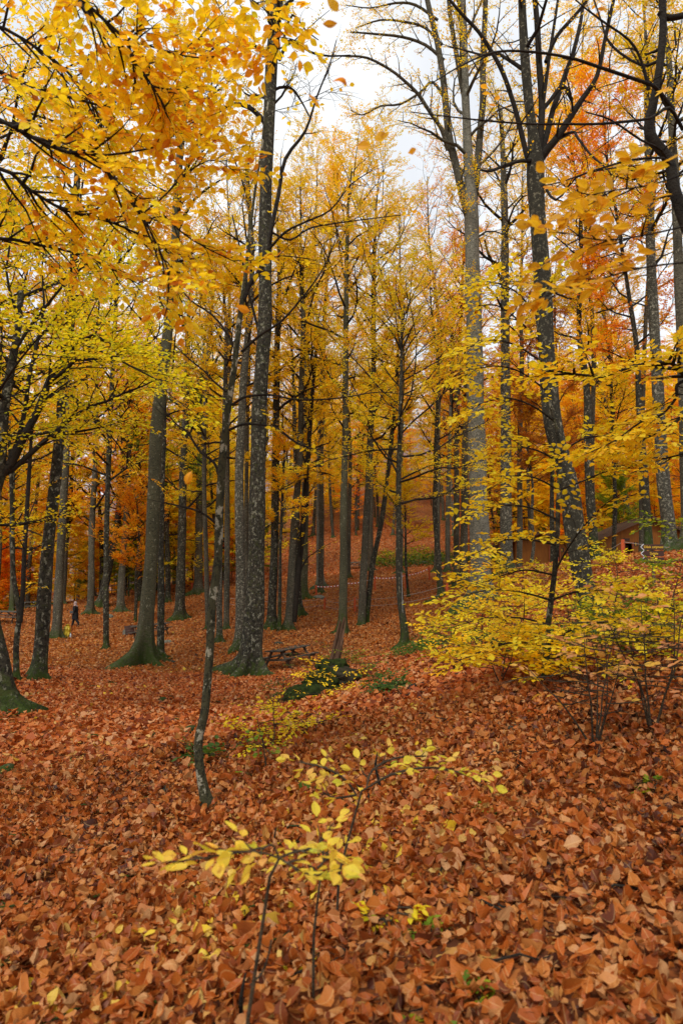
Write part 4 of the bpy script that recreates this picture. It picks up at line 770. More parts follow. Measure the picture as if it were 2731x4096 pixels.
# ------------------------------------------------------------------ leaf litter
def litter(lod, r0, r1, dens, size, seed, name, mat, a=.82, lift=.02, tilt=.6, curl=1.5):
    rng = np.random.default_rng(seed); n = int(dens * a * (r1 * r1 - r0 * r0))
    r = np.sqrt(rng.random(n) * (r1 * r1 - r0 * r0) + r0 * r0); th = rng.uniform(-a, a, n); x = r * np.sin(th); y = r * np.cos(th)
    # leaves drift into loose heaps
    heap = .5 + .5 * np.sin(x * 1.9 + 1.7 * np.sin(y * .8)) * np.sin(y * 1.5 + x * .6)
    k = rng.random(n) < .72 + .28 * heap; x, y, heap = x[k], y[k], heap[k]; n = len(x)
    N = HN(x, y); up = nrm(N + rng.normal(0, tilt, (n, 3)) * np.array([1, 1, .3])); az = rng.random(n) * 6.283
    d = np.stack([np.cos(az), np.sin(az), np.zeros(n)], 1); d = nrm(d - up * (d * up).sum(1, keepdims=True) + rng.normal(0, .1, (n, 3)))
    z = H(x, y) + rng.random(n) * lift * (1 + heap)
    lm = MB(); s = size * np.clip(rng.lognormal(-.12, .28, n), .4, 1.5)
    patch = .5 + .5 * np.sin(x * .7 + 2 * np.sin(y * .33)) * np.sin(y * .5 - x * .21)
    patch = .5 + .25 * np.sin(x * .55 + 2 * np.sin(y * .27)) * np.sin(y * .37 - x * .21) + .25 * np.sin(x * 1.3 - y * .8 + np.sin(y)); rnd = np.clip(rng.random(n) * .84 + .20 * (patch - .12), 0, 1)
    add_leaves(lm, np.stack([x, y, z], 1) - d * s[:, None] * .5, d, up, s, rng, lod, curl, rnd)
    return link(name, lm.mesh(name, mat))
PAL['litter'] = [(0, (.03, .012, .007)), (.10, (.12, .033, .009)), (.24, (.30, .080, .010)), (.48, (.46, .145, .018)), (.66, (.50, .205, .045)), (.82, (.52, .30, .13)), (.89, (.48, .15, .014)), (.945, (.56, .38, .11)), (.975, (.64, .42, .02)), (1, (.66, .50, .04))]
LIT = leafmat('fallen leaves', 'litter', trans=.22, rough=.55); PAL['litter_near'] = [(0, (.02, .008, .005)), (.12, (.09, .022, .007)), (.26, (.26, .062, .009)), (.5, (.44, .115, .014)), (.68, (.50, .19, .035)), (.82, (.50, .27, .11)), (.89, (.46, .12, .012)), (.945, (.56, .38, .10)), (.975, (.66, .44, .02)), (1, (.66, .50, .04))]
LITN = leafmat('near fallen leaves', 'litter_near', trans=.18, detail=True, rough=.5)
for nm, args in (('leaf_litter', (0, .6, 9, 1150, .070, 1)), ('leaf_litter', (1, 9, 27, 430, .09, 2)), ('leaf_litter', (2, 27, 66, 105, .13, 3)), ('leaf_litter', (2, 66, 112, 42, .2, 4, .36))):
    o = litter(*args[:6], nm, LITN if args[0] == 0 else LIT, lift=.05 if args[0] == 0 else .03, a=args[6] if len(args) > 6 else .82); setp(o, kind='stuff')

rg = np.random.default_rng(12); m = MB()
for i in range(420):
    r = rg.uniform(2.2, 24) ; th = rg.uniform(-.7, .7); x, y = r * math.sin(th), r * math.cos(th); L = rg.uniform(.08, .4) * (1 + r / 20); a = rg.random() * 6.28; n = 5; t = np.linspace(-.5, .5, n)
    xs = x + np.cos(a) * t * L + rg.normal(0, .012, n); ys = y + np.sin(a) * t * L + rg.normal(0, .012, n); zs = H(xs, ys) + .045 + rg.normal(0, .012, n)
    m.tube(np.stack([xs, ys, zs], 1), np.linspace(.006, .002, n) * (1 + r / 14), 4)
o = link('fallen_twigs', m.mesh('fallen_twigs', BARK['twig'])); setp(o, kind='stuff')

# ------------------------------------------------------------------ shrubs, seedlings, ground cover
def shrub(label, px, py, d, Hh, pal, seed, nst=4, spread=.5, nlb=7, lay=.10, size=.075, lod=1, leafy=.95, nsub=6, ntw=4, n=7, twl=.24, group=None, name='beech_shrub', cat='shrub', Lk=.65, mat=None, twr=.0016, rs=.012, cs=.2):
    rng = np.random.default_rng(seed + 900); b = G(px, py, d); root = thing(name, label, cat, b, group=group); sm = MB(); tw = []
    for k in range(nst):
        az = k * 6.283 / nst + rng.random(); dr = nrm(np.array([math.cos(az) * spread, math.sin(az) * spread, 1])); pts = wander(rng, b - UP * .05, dr, Hh * rng.uniform(.7, 1.1), 8, .10, .06)
        sm.tube(pts, np.linspace(rs, .003, 8) * rng.uniform(.7, 1.2), 5)
        for j in range(nlb):
            p, e = sample(pts, cs + (1 - cs) * (j + rng.random()) / nlb * .98); a2 = rng.random() * 6.283
            dd = np.array([math.cos(a2), math.sin(a2), rng.normal(.08, lay)]); L = Hh * Lk * rng.uniform(.5, 1.1); lp = wander(rng, p, dd, L, 5, .08, .0)
            sm.tube(lp, np.linspace(.006, .002, 5), 4, cap=False); dress(rng, sm, tw, lp, .006, L, nsub, ntw, twl, .5, flat=.1)
    lm = MB(); twig_leaves(lm, sm, *[np.array([a[i] for a in tw]) for i in range(3)], n, size, rng, lod, rad=twr, leafy=leafy, njit=.25)
    link('stems', sm.mesh('stems', BARK['twigbrown'], b, True), root)
    if lm.n: link('foliage', lm.mesh('foliage', mat or LM[pal], b), root)
    return root
SH = [('low yellow beech shrub at the left foot of the right hand mound', 462, 678, 12, .9, 'yellow'), ('spreading yellow shrub below the slim young beech, on its left', 500, 700, 9, .7, 'yellow'),
 ('yellow shrub hugging the slope left of the slim young beech', 485, 660, 13, 1.0, 'lime'), ('green yellow shrub at the foot of the very thick pale beech', 500, 622, 22, 1.1, 'lime'),
 ('yellow shrub between the very thick pale beech and the young beech', 522, 640, 16, 1.2, 'yellow'), ('golden shrub crowding the foot of the large leaning mottled beech', 568, 656, 13, 1.0, 'gold'),
 ('green shrub right beside the foot of the large leaning mottled beech', 622, 650, 13, 1.0, 'green'), ('golden orange shrub on the mound crest near the right edge', 652, 630, 14, .9, 'gold'),
 ('tall lime green shrub cut by the right edge', 686, 690, 8, 1.1, 'lime'), ('green shrub in the dip before the large leaning beech', 605, 695, 9.5, .8, 'green'),
 ('green shrub before the left cabin', 545, 603, 27, 1.0, 'lime'), ('green leaved shrub below the right cabin door', 607, 600, 25, .9, 'lime'), ('light yellow shrub growing under the right end of the rope', 672, 596, 19, .6, 'gold'),
 ('flat pale green spray shrub beside the root of the very thick beech', 466, 626, 23, .9, 'lime'), ('orange shrub on the lower mound left of the twiggy bush', 545, 706, 9, .6, 'gold'), ('dark green shrub low on the slope below the very thick beech', 442, 672, 15, .7, 'green'),
 ('small lime shrub low between the twiggy bush and the young beech', 575, 715, 8, .6, 'lime'), ('golden shrub low under the right edge, behind the twiggy bushes', 640, 690, 9, .8, 'gold')]
for i, (lb, x, y, d, h_, pal) in enumerate(SH): shrub(lb, x, y, d, h_ * 1.2, pal, i, group='leafy shrubs on the mound', nst=3, nlb=4, nsub=3, ntw=3, n=5)
for i, (x, y, d, h_, pal, lb) in enumerate([(478, 668, 13, 2.3, 'lime', 'airy lime sapling at the left end of the mound'), (522, 690, 10, 1.7, 'yellow', 'airy yellow sapling close left of the slim young beech'), (615, 672, 12, 2.2, 'lime', 'airy lime sapling right of the leaning mottled beech foot'), (668, 668, 10, 2.0, 'green', 'airy green sapling near the right edge of the mound')]):
    shrub(lb, x, y, d, h_, pal, 80 + i, nst=1, spread=.12, nlb=11, lay=.08, nsub=5, ntw=3, n=5, Lk=.5, size=.07, name='beech_sapling', cat='sapling')
shrub('bare twiggy bush with a few peach leaves, standing in litter at lower right', 595, 755, 6, 1.15, 'gold', 40, nst=6, spread=.42, nlb=5, leafy=.16, lod=0, mat=LMN['peach'], size=.085, Lk=.4, n=5, nsub=3, ntw=2, cs=.4)
shrub('dark twiggy bush with drooping peach leaves nearest the right edge', 652, 742, 6.2, 1.35, 'gold', 41, nst=5, spread=.36, nlb=5, leafy=.2, lod=0, mat=LMN['peach'], size=.085, Lk=.45, n=5, nsub=3, ntw=2, cs=.4)
shrub('spindly green bush between the picnic table and the broken snag', 318, 668, 17.5, 1.2, 'green', 42, nst=4, spread=.35, nlb=4, leafy=.3, size=.045, n=4, nsub=3, ntw=3)
shrub('tangled green and yellow bush right of the broken snag', 352, 682, 17, 1.0, 'green', 43, nst=5, spread=.6, nlb=4, leafy=.7, size=.05, n=5, nsub=3, ntw=3)
shrub('low yellow layered shrub in front of the mossy stump', 326, 726, 13, .75, 'yellow', 44, nst=2, spread=.3, nlb=4, nsub=4, ntw=2, n=5, size=.06, Lk=.8)
shrub('small dark bramble standing in leaves left of the mossy stump', 282, 728, 12, .6, 'deep', 45, nst=4, spread=.22, nlb=5, size=.035, Lk=.22, n=4, nsub=3, ntw=2)
shrub('knee high yellow beech seedling with dark stem, left of the little mossy rock', 268, 765, 8, .62, 'yellow', 46, nst=2, spread=.3, nlb=4, size=.055, nsub=4, ntw=3, n=5, Lk=.6, leafy=.7)
shrub('spreading low gold beech seedling above the little mossy rock', 312, 752, 8.6, .38, 'gold', 47, nst=2, spread=.7, nlb=4, size=.055, nsub=4, ntw=2, n=4, Lk=1.1)
shrub('two leaved green seedling beside the dark twig, left of the mossy rock', 263, 778, 7, .42, 'green', 48, nst=1, spread=.1, nlb=3, size=.06, nsub=2, ntw=2, n=4, Lk=.4)
shrub('laurel like green plant with round leaves right of the stump', 375, 693, 15, .35, 'deep', 49, nst=5, spread=.9, nlb=3, size=.06, n=4, nsub=2, ntw=2, name='green_plant', cat='plant')
shrub('dark green bramble runner lying in the leaves right of centre', 392, 722, 11, .3, 'deep', 50, nst=5, spread=1.2, nlb=4, size=.07, n=5, nsub=3, ntw=2, name='green_plant', cat='plant')
shrub('tuft of narrow green leaves on the litter right of the thin spotted beech', 215, 752, 8, .22, 'deep', 51, nst=9, spread=1.4, nlb=3, size=.09, n=4, nsub=1, ntw=2, name='green_plant', cat='plant')
for i, (x, y, d, lb) in enumerate([(388, 842, 3.6, 'drooping pale green seedling on the litter at lower centre right'), (424, 850, 3.5, 'tiny green seedling right of the drooping pale one'), (475, 925, 3.0, 'bright green sprout pair in the lower right litter'),
        (424, 1003, 2.75, 'bright green lobed seedling near the bottom edge'), (300, 905, 3.15, 'little green sprout under the front yellow seedling'), (497, 800, 5, 'small green sprout below the twiggy bush'), (648, 790, 5, 'small green sprouts under the right edge bush')]):
    shrub(lb, x, y, d, [.16, .12, .1, .09, .12, .16, .16][i], 'green', 60 + i, nst=3, spread=.7, nlb=3, size=[.06, .05, .045, .05, .05, .05, .05][i], lod=0, mat=LMN['lime'] if i in (0, 4) else LM['green'], nsub=1, ntw=1, n=3, twl=.05, Lk=.5, name='seedling', cat='seedling', rs=.003, twr=.001)
# foreground seedlings with flat yellow sprays
FS = dict(name='beech_seedling', cat='seedling', bark='twigbrown', twig='twigbrown', flare=.1, nl=0, cs=.9, n=2, size=.062, lod=0, lmat=LMN['seed'], twl=.11, twr=.0011, njit=.45, topr=.002, k=8, lobeamp=.05, flare_h=.1)
tree('nearest yellow seedling, its crooked twig rising from the bottom edge', [(243, 1045, 1.8), (250, 980, 4.4), (252, 940, 2.2), (262, 905, 3.6), (270, 875, 3.2), (279, 858, 2.6)], 2.45, H=.3, seed=70,
     limbs=[dict(pts=[(250, 985, 1.8), (262, 972, 2.2), (268, 955, 1.8), (271, 940, 2)], ns=0), dict(pts=[(279, 858, 2.2), (262, 853, 1.8), (235, 852, 2.4), (205, 858, 1.8), (172, 862, 1.2)], d=2.45, d1=2.35, ns=7, nt=2, L=.16, flat=.05, twl=.07),
            dict(pts=[(279, 858, 2.2), (272, 845, 1.8), (262, 848, 2), (250, 850, 1)], ns=2, nt=2, L=.25, twl=.07), dict(pts=[(279, 858, 2), (295, 852, 2.6), (315, 850, 2), (335, 858, 1.2)], d=2.45, d1=2.6, ns=5, nt=2, L=.15, flat=.05, twl=.07),
            dict(pts=[(279, 858, 1.8), (290, 865, 2.4), (310, 875, 1.6), (328, 872, 1)], d1=2.35, ns=4, nt=2, L=.14, flat=.05, twl=.07)], **FS)
tree('small yellow seedling with a straight dark stem just behind the nearest one', [(313, 915, 2.8), (314, 895, 2.6), (316, 875, 2.4), (318, 855, 2), (324, 842, 1.6)], 2.95, H=.2, seed=71,
     limbs=[dict(pts=[(317, 868, 2.4), (328, 858, 2), (338, 860, 1.4)], ns=4, nt=2, L=.22, twl=.07), dict(pts=[(318, 855, 2.4), (322, 838, 2), (330, 830, 1.4)], ns=3, nt=2, L=.2, twl=.07), dict(pts=[(316, 872, 2.4), (306, 862, 2), (298, 860, 1.4)], ns=3, nt=2, L=.2, twl=.07)], **FS)
tree('yellow seedling arching right over the litter with a long flat leaf spray', [(336, 830, 2.6), (343, 812, 2.4), (356, 795, 2.2), (366, 788, 2), (380, 780, 1.6)], 3.7, H=.2, seed=72,
     limbs=[dict(pts=[(366, 788, 1.8), (390, 775, 2.6), (420, 768, 2.2), (450, 770, 1.6), (482, 782, 1)], d=3.7, d1=3.6, ns=9, nt=2, L=.24, flat=.05, twl=.09),
            dict(pts=[(356, 795, 1.8), (345, 780, 2.4), (325, 768, 2), (298, 762, 1.2)], d=3.7, d1=3.7, ns=6, nt=2, L=.2, flat=.05, twl=.09),
            dict(pts=[(366, 788, 1.8), (372, 770, 2.4), (395, 758, 2), (425, 756, 1.4)], d=3.7, d1=3.9, ns=5, nt=2, L=.2, flat=.05, twl=.09),
            dict(pts=[(356, 795, 2.4), (335, 798, 2), (322, 792, 1.2)], ns=3, nt=2, L=.2, twl=.08)], **FS)
def stick(name, label, cat, pts, mat, group=None):
    q = []
    for i, (x, y, d, w, up) in enumerate(pts):
        p = G(x, y, d); q.append([p[0], p[1], p[2] + up, w])
    q = smooth(q, 4); m = MB(); m.tube(q[:, :3], q[:, 3], 8, wob=.25, rng=np.random.default_rng(int(pts[0][0]))); b = q[0, :3]
    o = link(name, m.mesh(name, mat, b, True), loc=b); return setp(o, label, cat, group)
stick('twig', 'bare dark twig standing upright in the litter above the arching seedling', 'twig', [(380, 768, 6, .014, -.03), (378, 768, 6, .012, .10), (375, 768, 6, .010, .22), (377, 768, 6, .005, .33)], BARK['twig'], 'loose twigs')
stick('twig', 'short dark forked twig poking up left of the arching seedling', 'twig', [(276, 815, 5, .010, -.03), (274, 815, 5, .008, .08), (276, 815, 5, .004, .17)], BARK['twig'], 'loose twigs')
stick('twig', 'dark broken twig between the two front seedlings', 'twig', [(243, 925, 2.9, .009, -.03), (242, 925, 2.9, .008, .08), (246, 925, 2.9, .004, .17)], BARK['twig'], 'loose twigs')
stick('log', 'dark rotten stick lying in the leaves right of centre', 'stick', [(408, 729, 10.5, .04, .03), (416, 727, 10.6, .045, .05), (428, 724, 10.8, .03, .05)], BARK['twig'])
stick('log', 'mossy root end left of the thin spotted beech', 'stick', [(184, 742, 9.5, .03, .0), (189, 738, 9.8, .06, .05), (197, 730, 10.2, .03, .02)], BARK['olive'])
stick('log', 'dark bark piece on the slope between buttressed and massive beech', 'stick', [(158, 693, 17, .05, .02), (163, 690, 17.2, .09, .06), (168, 688, 17.4, .03, .03)], BARK['dark'])
stick('log', 'flat grey stone like wood piece at the left edge of the litter', 'stick', [(0, 760, 8, .04, .0), (8, 758, 8.2, .09, .02), (17, 755, 8.3, .03, .0)], BARK['dark'])
# rocks
def rock(label, px, py, d, size, mat, seed, sz=(1, 1, .7), name='rock', cat='rock', group=None, rough=.25, dz=0.0):
    bm = bmesh.new(); bmesh.ops.create_icosphere(bm, subdivisions=4, radius=1); rng = np.random.default_rng(seed); f = rng.normal(0, 1.3, (6, 3)); ph = rng.random(6) * 6.28; f2 = rng.normal(0, 6, (6, 3))
    for v in bm.verts:
        p = np.array(v.co); k = 1 + rough * (np.sin(f @ p + ph).mean() * 1.6) + rough * .25 * np.sin(f2 @ p + ph).mean() * 1.5; v.co = Vector(p * k * np.array(sz) * size)
    me = bpy.data.meshes.new(name); bm.to_mesh(me); bm.free(); me.materials.append(mat)
    for p in me.polygons: p.use_smooth = True
    b = G(px, py, d); b[2] += dz; o = link(name, me, loc=b); o.rotation_euler = (0, 0, seed); return setp(o, label, cat, group)
MOSS = plain('moss', (.03, .045, .007), .95, (.006, .008, .004), 9, 1.0, .1)
MOSS2 = plain('bright moss', (.07, .11, .012), .95, (.02, .035, .006), 30, 1.0, .1)
STONE = plain('stone', (.22, .21, .18), .9, (.09, .1, .06), 9, .8, .2); DSTONE = plain('dark stone', (.07, .075, .055), .9, (.03, .03, .02), 12, .8, .2)
rock('little bright green mossy rock in the litter at centre', 306, 795, 6.4, .085, MOSS2, 3, (1, 1, .9))
for i, (x, y, d, s_, lb) in enumerate([(166, 776, 7, .10, 'flat dark stone half buried left of the thin spotted beech'), (108, 613, 50, .42, 'pale grey boulder on the bank beyond the person'), (317, 601, 50, .42, 'grey stone by the left end of the tape fence'), (232, 693, 19, .1, 'small dark stone before the massive dark beech'),
        (165, 638, 36, .3, 'flat grey slab beside the bench right of the buttressed beech'), (424, 548, 80, .55, 'dark stone high on the slope near the green bank'), (278, 637, 34, .16, 'dark stone between two trunks above the picnic table'), (512, 760, 7, .06, 'dark stone at the lower foot of the mound'), (172, 655, 30, .14, 'green stone right of the buttress roots')]):
    rock(lb, x, y, d, s_, STONE if i in (1, 2, 4) else DSTONE, 10 + i, (1.2, 1, .55))
# mossy stump group
sb = G(322, 700, 16)
st = thing('mossy_stump', 'dark moss covered rotten stump and root plate in the centre', 'stump', sb)
def lump(c, size, sz, seed, name, mat):
    bm = bmesh.new(); bmesh.ops.create_icosphere(bm, subdivisions=5, radius=1); rng = np.random.default_rng(seed); f = rng.normal(0, 1.6, (6, 3)); ph = rng.random(6) * 6.28; f2 = rng.normal(0, 9, (8, 3)); p2 = rng.random(8) * 6
    for v in bm.verts:
        p = np.array(v.co); k = 1 + .42 * np.sin(f @ p + ph).mean() * 1.6 + .30 * np.sin(f2 @ p + p2).mean(); v.co = Vector(p * k * np.array(sz) * size + c)
    me = bpy.data.meshes.new(name); bm.to_mesh(me); bm.free(); me.materials.append(mat)
    for p in me.polygons: p.use_smooth = True
    o = link(name, me, st); return o
def rel(px, py, d, up=0): p = G(px, py, d); p[2] += up; return p - sb
lump(rel(305, 708, 15.4, .06), .42, (1.25, .8, .7), 1, 'root_lump', MOSS); lump(rel(320, 702, 16.0, .22), .42, (1.1, .8, .75), 2, 'root_lump', MOSS); lump(rel(333, 696, 16.5, .45), .30, (1.0, .9, .8), 3, 'root_lump', MOSS)
lump(rel(340, 700, 16.2, .1), .42, (1.1, .9, .8), 4, 'stump_base', plain('rotten stump', (.05, .035, .025), .95, (.015, .02, .008), 14, 1, .1))
m = MB(); rng = np.random.default_rng(8)
for k in range(26):
    a = rng.random() * 6.28; r = rng.random() * .13; z1 = .25 + rng.random() * .95 * (1.25 - r * 3); lean = np.array([.22, 0, 1.0]); b0 = rel(333, 694, 17, .45) + np.array([math.cos(a) * r, math.sin(a) * r, 0])
    m.tube([b0, b0 + lean * z1 * .5 + rng.normal(0, .01, 3), b0 + lean * z1], [.05, .042, .012], 5, wob=.5, rng=rng)
SNAG = plain('rotten wood', (.16, .085, .05), .9, (.05, .03, .02), 5, 1, .1, (3, 3, .5))
o = link('snag', m.mesh('snag', SNAG, (0, 0, 0)), st); o['label'] = 'splintered brown snag leaning right'
# green cover on the mound flank
def cover(name, label_kind, cx_, cy_, rx, ry, n, size, pal, seed, hgt=.12, blade=False):
    rng = np.random.default_rng(seed); m = MB(); k = n
    t = rng.random(k) * 6.283; r = np.sqrt(rng.random(k)) * (1 + .2 * np.sin(t * 5 + seed)); x = cx_ + np.cos(t) * r * rx; y = cy_ + np.sin(t) * r * ry
    cl = np.sin(x * 2.7 + 1.4 * np.sin(y * 1.9)) * np.sin(y * 2.3 + x) > -.1; x, y = x[cl], y[cl]; k = len(x)
    z = H(x, y) + rng.random(k) * hgt; az = rng.random(k) * 6.283; e = rng.uniform(.4, 1.4, k) if blade else rng.normal(.1, .3, k)
    d = np.stack([np.cos(az) * np.cos(e), np.sin(az) * np.cos(e), np.sin(e)], 1); nn = UP + rng.normal(0, .4, (k, 3)) if not blade else rng.normal(0, 1, (k, 3))
    if blade:
        d = nrm(d); s = nrm(np.cross(d, UP + rng.normal(0, .3, (k, 3)))) * .008; L = size * rng.uniform(.5, 1.1, k)[:, None]; p = np.stack([x, y, z - .03], 1)
        v = np.stack([p - s, p + s, p + d * L * .6 + s * .7, p + d * L * .6 - s * .7, p + d * L - UP * L * .25 * 1], 1); o_ = (np.arange(k) * 5)[:, None]
        m.add(v.reshape(-1, 3), (o_ + np.array([0, 1, 2, 3])), (o_ + np.array([3, 2, 4])), rnd=np.repeat(rng.random(k), 5))
    else: add_leaves(m, np.stack([x, y, z], 1), d, nn, size * rng.uniform(.6, 1.2, k), rng, 1)
    o = link(name, m.mesh(name, LM[pal])); return setp(o, kind='stuff')
for i, (px, py, d, rx, ry) in enumerate([(438, 640, 22, 1.3, 2.0), (470, 640, 18, 1.8, 2.2), (505, 640, 17, 1.8, 2.0), (420, 655, 20, .8, 1.5), (560, 655, 14, 1.6, 1.6), (640, 655, 12, 2.0, 2.0)]):
    p = G(px, py, d); cover('ground_cover', '', p[0], p[1], rx, ry, 1500, .085, 'deep', 30 + i, .32)
    cover('grass', '', p[0] + .2, p[1] + .3, rx * .8, ry * .8, 1500, .26, 'deep', 50 + i, .02, True)
p = G(452, 545, 78); cover('ground_cover', '', p[0], p[1], 9, 7, 5200, .3, 'deep', 70, .9)
p = G(430, 540, 84); cover('ground_cover', '', p[0] - 3, p[1], 6, 5, 2600, .3, 'green', 71, .9)
p = G(612, 607, 21); cover('grass', '', p[0], p[1], 1.5, 1.2, 1500, .3, 'deep', 72, .02, True)
# leaves caught in mid fall
rg = np.random.default_rng(3)
for i, (x, y, d, lb) in enumerate([(372, 139, 2.6, 'large orange leaf falling in the open sky at upper centre'), (357, 146, 2.6, 'edge on orange leaf falling just left of the large one'), (413, 152, 2.6, 'orange falling leaf right of the large one, before the sky'), (349, 82, 2.6, 'yellow and rust falling leaf high in the sky gap'),
        (310, 92, 2.8, 'rust falling leaf close right of the massive trunk'), (337, 12, 2.6, 'dark orange falling leaf near the top edge'), (337, 24, 2.7, 'rust red falling leaf second from the top edge'), (185, 485, 3, 'orange leaf falling before the buttressed beech'), (428, 108, 3.2, 'thin brown falling leaf left of the tall stems'), (250, 311, 3, 'orange leaf falling before the massive trunk')]):
    m = MB(); p = P(x, y, d); add_leaves(m, np.zeros((1, 3)), rg.normal(0, 1, (1, 3)) * np.array([1, .4, .4]), rg.normal(0, 1, (1, 3)) * np.array([.3, 1, .6]), np.array([.066]), rg, 0, .6)
    o = link('falling_leaf', m.mesh('falling_leaf', LMN['orangebig']), loc=p); setp(o, lb, 'leaf', 'falling leaves')

# ------------------------------------------------------------------ picnic tables
WOOD = plain('weathered wood', (.11, .095, .075), .85, (.05, .045, .036), 6, .5, .2, (1, 8, 8)); WOOD2 = plain('brown weathered wood', (.13, .085, .055), .85, (.07, .045, .03), 6, .5, .2, (1, 8, 8))
def picnic(label, loc, rz, L=1.9, sc=1.0, mats=(WOOD, WOOD2), tilt=True):
    root = thing('picnic_table', label, 'picnic table', loc, 0, 'wooden picnic tables'); root.scale = (sc,) * 3
    n = HN(loc[0], loc[1], 1.0); q = Vector((0, 0, 1)).rotation_difference(Vector(n)).to_matrix().to_3x3() if tilt else Matrix.Identity(3)
    root.rotation_euler = (q @ Euler((0, 0, rz)).to_matrix()).to_euler()
    m = MB()
    for k in range(5): m.box((0, -.30 + k * .15, .735 + .003 * (k % 2)), (L + .02 * (k % 3), .14, .04))
    link('tabletop', m.mesh('tabletop', mats[0]), root)
    for s in (-1, 1):
        m = MB()
        for k in range(2): m.box((0, s * (.60 + k * .14), .44 + .003 * k), (L, .13, .04))
        link('bench', m.mesh('bench', mats[0]), root)
    for e in (-1, 1):
        x = e * (L / 2 - .28)
        m = MB(); m.box((x + .025 * e, 0, .695), (.045, .68, .035)); m.box((x + .04 * e, 0, .375), (.045, 1.46, .09)); link('crossbeam', m.mesh('crossbeam', mats[1]), root)
        for s in (-1, 1):
            m = MB(); m.bar((x, s * .70, -.05), (x, s * .22, .71), .095, .05, (1, 0, 0)); link('leg', m.mesh('leg', mats[1]), root)
    for e in (-1, 1):
        m = MB(); m.bar((e * (L / 2 - .3), 0, .39), (e * .12, 0, .70), .07, .04, (0, 1, 0)); link('brace', m.mesh('brace', mats[1]), root)
    return root
p1 = picnic('dark wooden picnic table strewn with leaves, beside the massive dark beech', G(289, 664, 28), math.radians(58), 2.1)
m = MB(); rg = np.random.default_rng(4); k = 110
x = rg.uniform(-1, 1, k); y = np.where(rg.random(k) < .7, rg.uniform(-.35, .35, k), -rg.uniform(.55, .8, k)); z = np.where(np.abs(y) < .5, .765, .47)
add_leaves(m, np.stack([x, y, z], 1), np.stack([rg.normal(0, 1, k), rg.normal(0, 1, k), rg.normal(0, .05, k)], 1), UP + rg.normal(0, .2, (k, 3)), .085, rg, 1)
o = link('leaf_litter', m.mesh('leaf_litter', LIT)); o.matrix_world = Matrix.LocRotScale(p1.location, p1.rotation_euler, None); setp(o, kind='stuff')
picnic('picnic table seen side on, half hidden behind the buttressed beech', G(151, 640, 41), 0, 2.2)
picnic('picnic table standing back near the left edge, between two trunks', G(30, 611, 53), math.radians(8), 1.9)
picnic('picnic table cut off by the left edge', G(4, 622, 45), math.radians(12), 1.8)
picnic('tiny distant picnic table up the slope between two grey trunks', G(354, 569, 80), math.radians(14), 2.0)

# ------------------------------------------------------------------ posts, tape, rope
RED = plain('red brown post paint', (.58, .10, .025), .7, (.38, .065, .02), 14, .3, .3)
def tape_mat():
    m, n, l = newmat('barrier tape'); t = n.new('ShaderNodeTexCoord'); w = n.new('ShaderNodeTexWave'); w.bands_direction = 'X'; w.inputs['Scale'].default_value = 1.3; l.new(t.outputs['Object'], w.inputs['Vector'])
    r = ramp(n, [(0, (.55, .04, .03)), (.5, (.8, .8, .8))], 'CONSTANT'); l.new(w.outputs['Fac'], r.inputs[0]); p = n.new('ShaderNodeBsdfPrincipled'); l.new(r.outputs[0], p.inputs['Base Color']); o = n.new('ShaderNodeOutputMaterial'); l.new(p.outputs[0], o.inputs[0]); return m
TAPE = tape_mat(); ROPE = plain('grey rope', (.40, .36, .31), .9)
tops = {}
def post(key, label, px, ytop, ybot, d, w=.10, grp='red brown fence posts'):
    b = G(px, ybot, d); b0 = P(px, ybot, d); h_ = max(.75, (ybot - ytop) / FPX * d); m = MB(); rng = np.random.default_rng(int(px)); pts = np.array([[0, 0, -.3], [0, 0, h_ * .5], [rng.normal(0, .02), 0, h_]])
    m.box((0, 0, h_ / 2 - .15), (w, w, h_ + .3)); m.box((0, 0, h_ + .012), (w * .8, w * .8, .026)); m.box((0, 0, h_ * .86), (w * 1.06, w * 1.06, .03))
    o = link('fence_post', m.mesh('fence_post', RED), loc=b); o.rotation_euler = (rng.normal(0, .03), rng.normal(0, .04), rng.random()); setp(o, label, 'post', grp); tops[key] = b + np.array([0, 0, h_ * .9])
post('a1', 'red brown post at the left end of the striped tape', 316, 581, 590, 51); post('a2', 'red brown post behind the trunk by the snag', 346.7, 581, 592, 51.5); post('a3', 'red brown post just right of the crossing pair', 374.6, 579, 593.5, 52)
post('a4', 'red brown post between the small blotched beech and the sapling', 405, 579, 593.5, 52); post('a5', 'red brown post at the right end of the tape, highest on the slope', 429, 576, 589, 54)
post('b0', 'red brown post left of the massive dark beech on the far slope', 226, 581, 594, 50); post('b1', 'red brown post of the lower rope, left of the snag trunk', 324, 591, 602.5, 46.5); post('b2', 'red brown post of the lower rope, left of the crossing pair', 354.4, 594, 607.4, 45.5)
post('b3', 'red brown post beside the mossy bulging root', 447, 597, 607, 40); post('c1', 'red brown post below the right cabin door holding the grey rope', 623, 549.5, 566, 27, .11); post('c2', 'small red brown post before the left cabin', 557.5, 563, 570, 40)
post('d1', 'red brown post high behind, between the pale spotted and buttressed beeches', 192, 573, 584, 60)
def line(name, label, a, b, sag, w, mat, cat, flat=False, n=24):
    t = np.linspace(0, 1, n)[:, None]; q = a * (1 - t) + b * t; q[:, 2] -= (4 * t * (1 - t))[:, 0] * sag; m = MB()
    if flat: v = np.concatenate([q + [0, .004, w / 2], q - [0, -.004, w / 2], q + [0, -.004, -w / 2], q + [0, -.004, w / 2]]); i = np.arange(n - 1); m.add(v, np.concatenate([np.stack([k * n + i, k * n + i + 1, ((k + 1) % 4) * n + i + 1, ((k + 1) % 4) * n + i], 1) for k in range(4)]))
    else: m.tube(q, np.full(n, w), 5)
    o = link(name, m.mesh(name, mat, a), loc=a); return setp(o, label, cat, 'tape and rope spans')
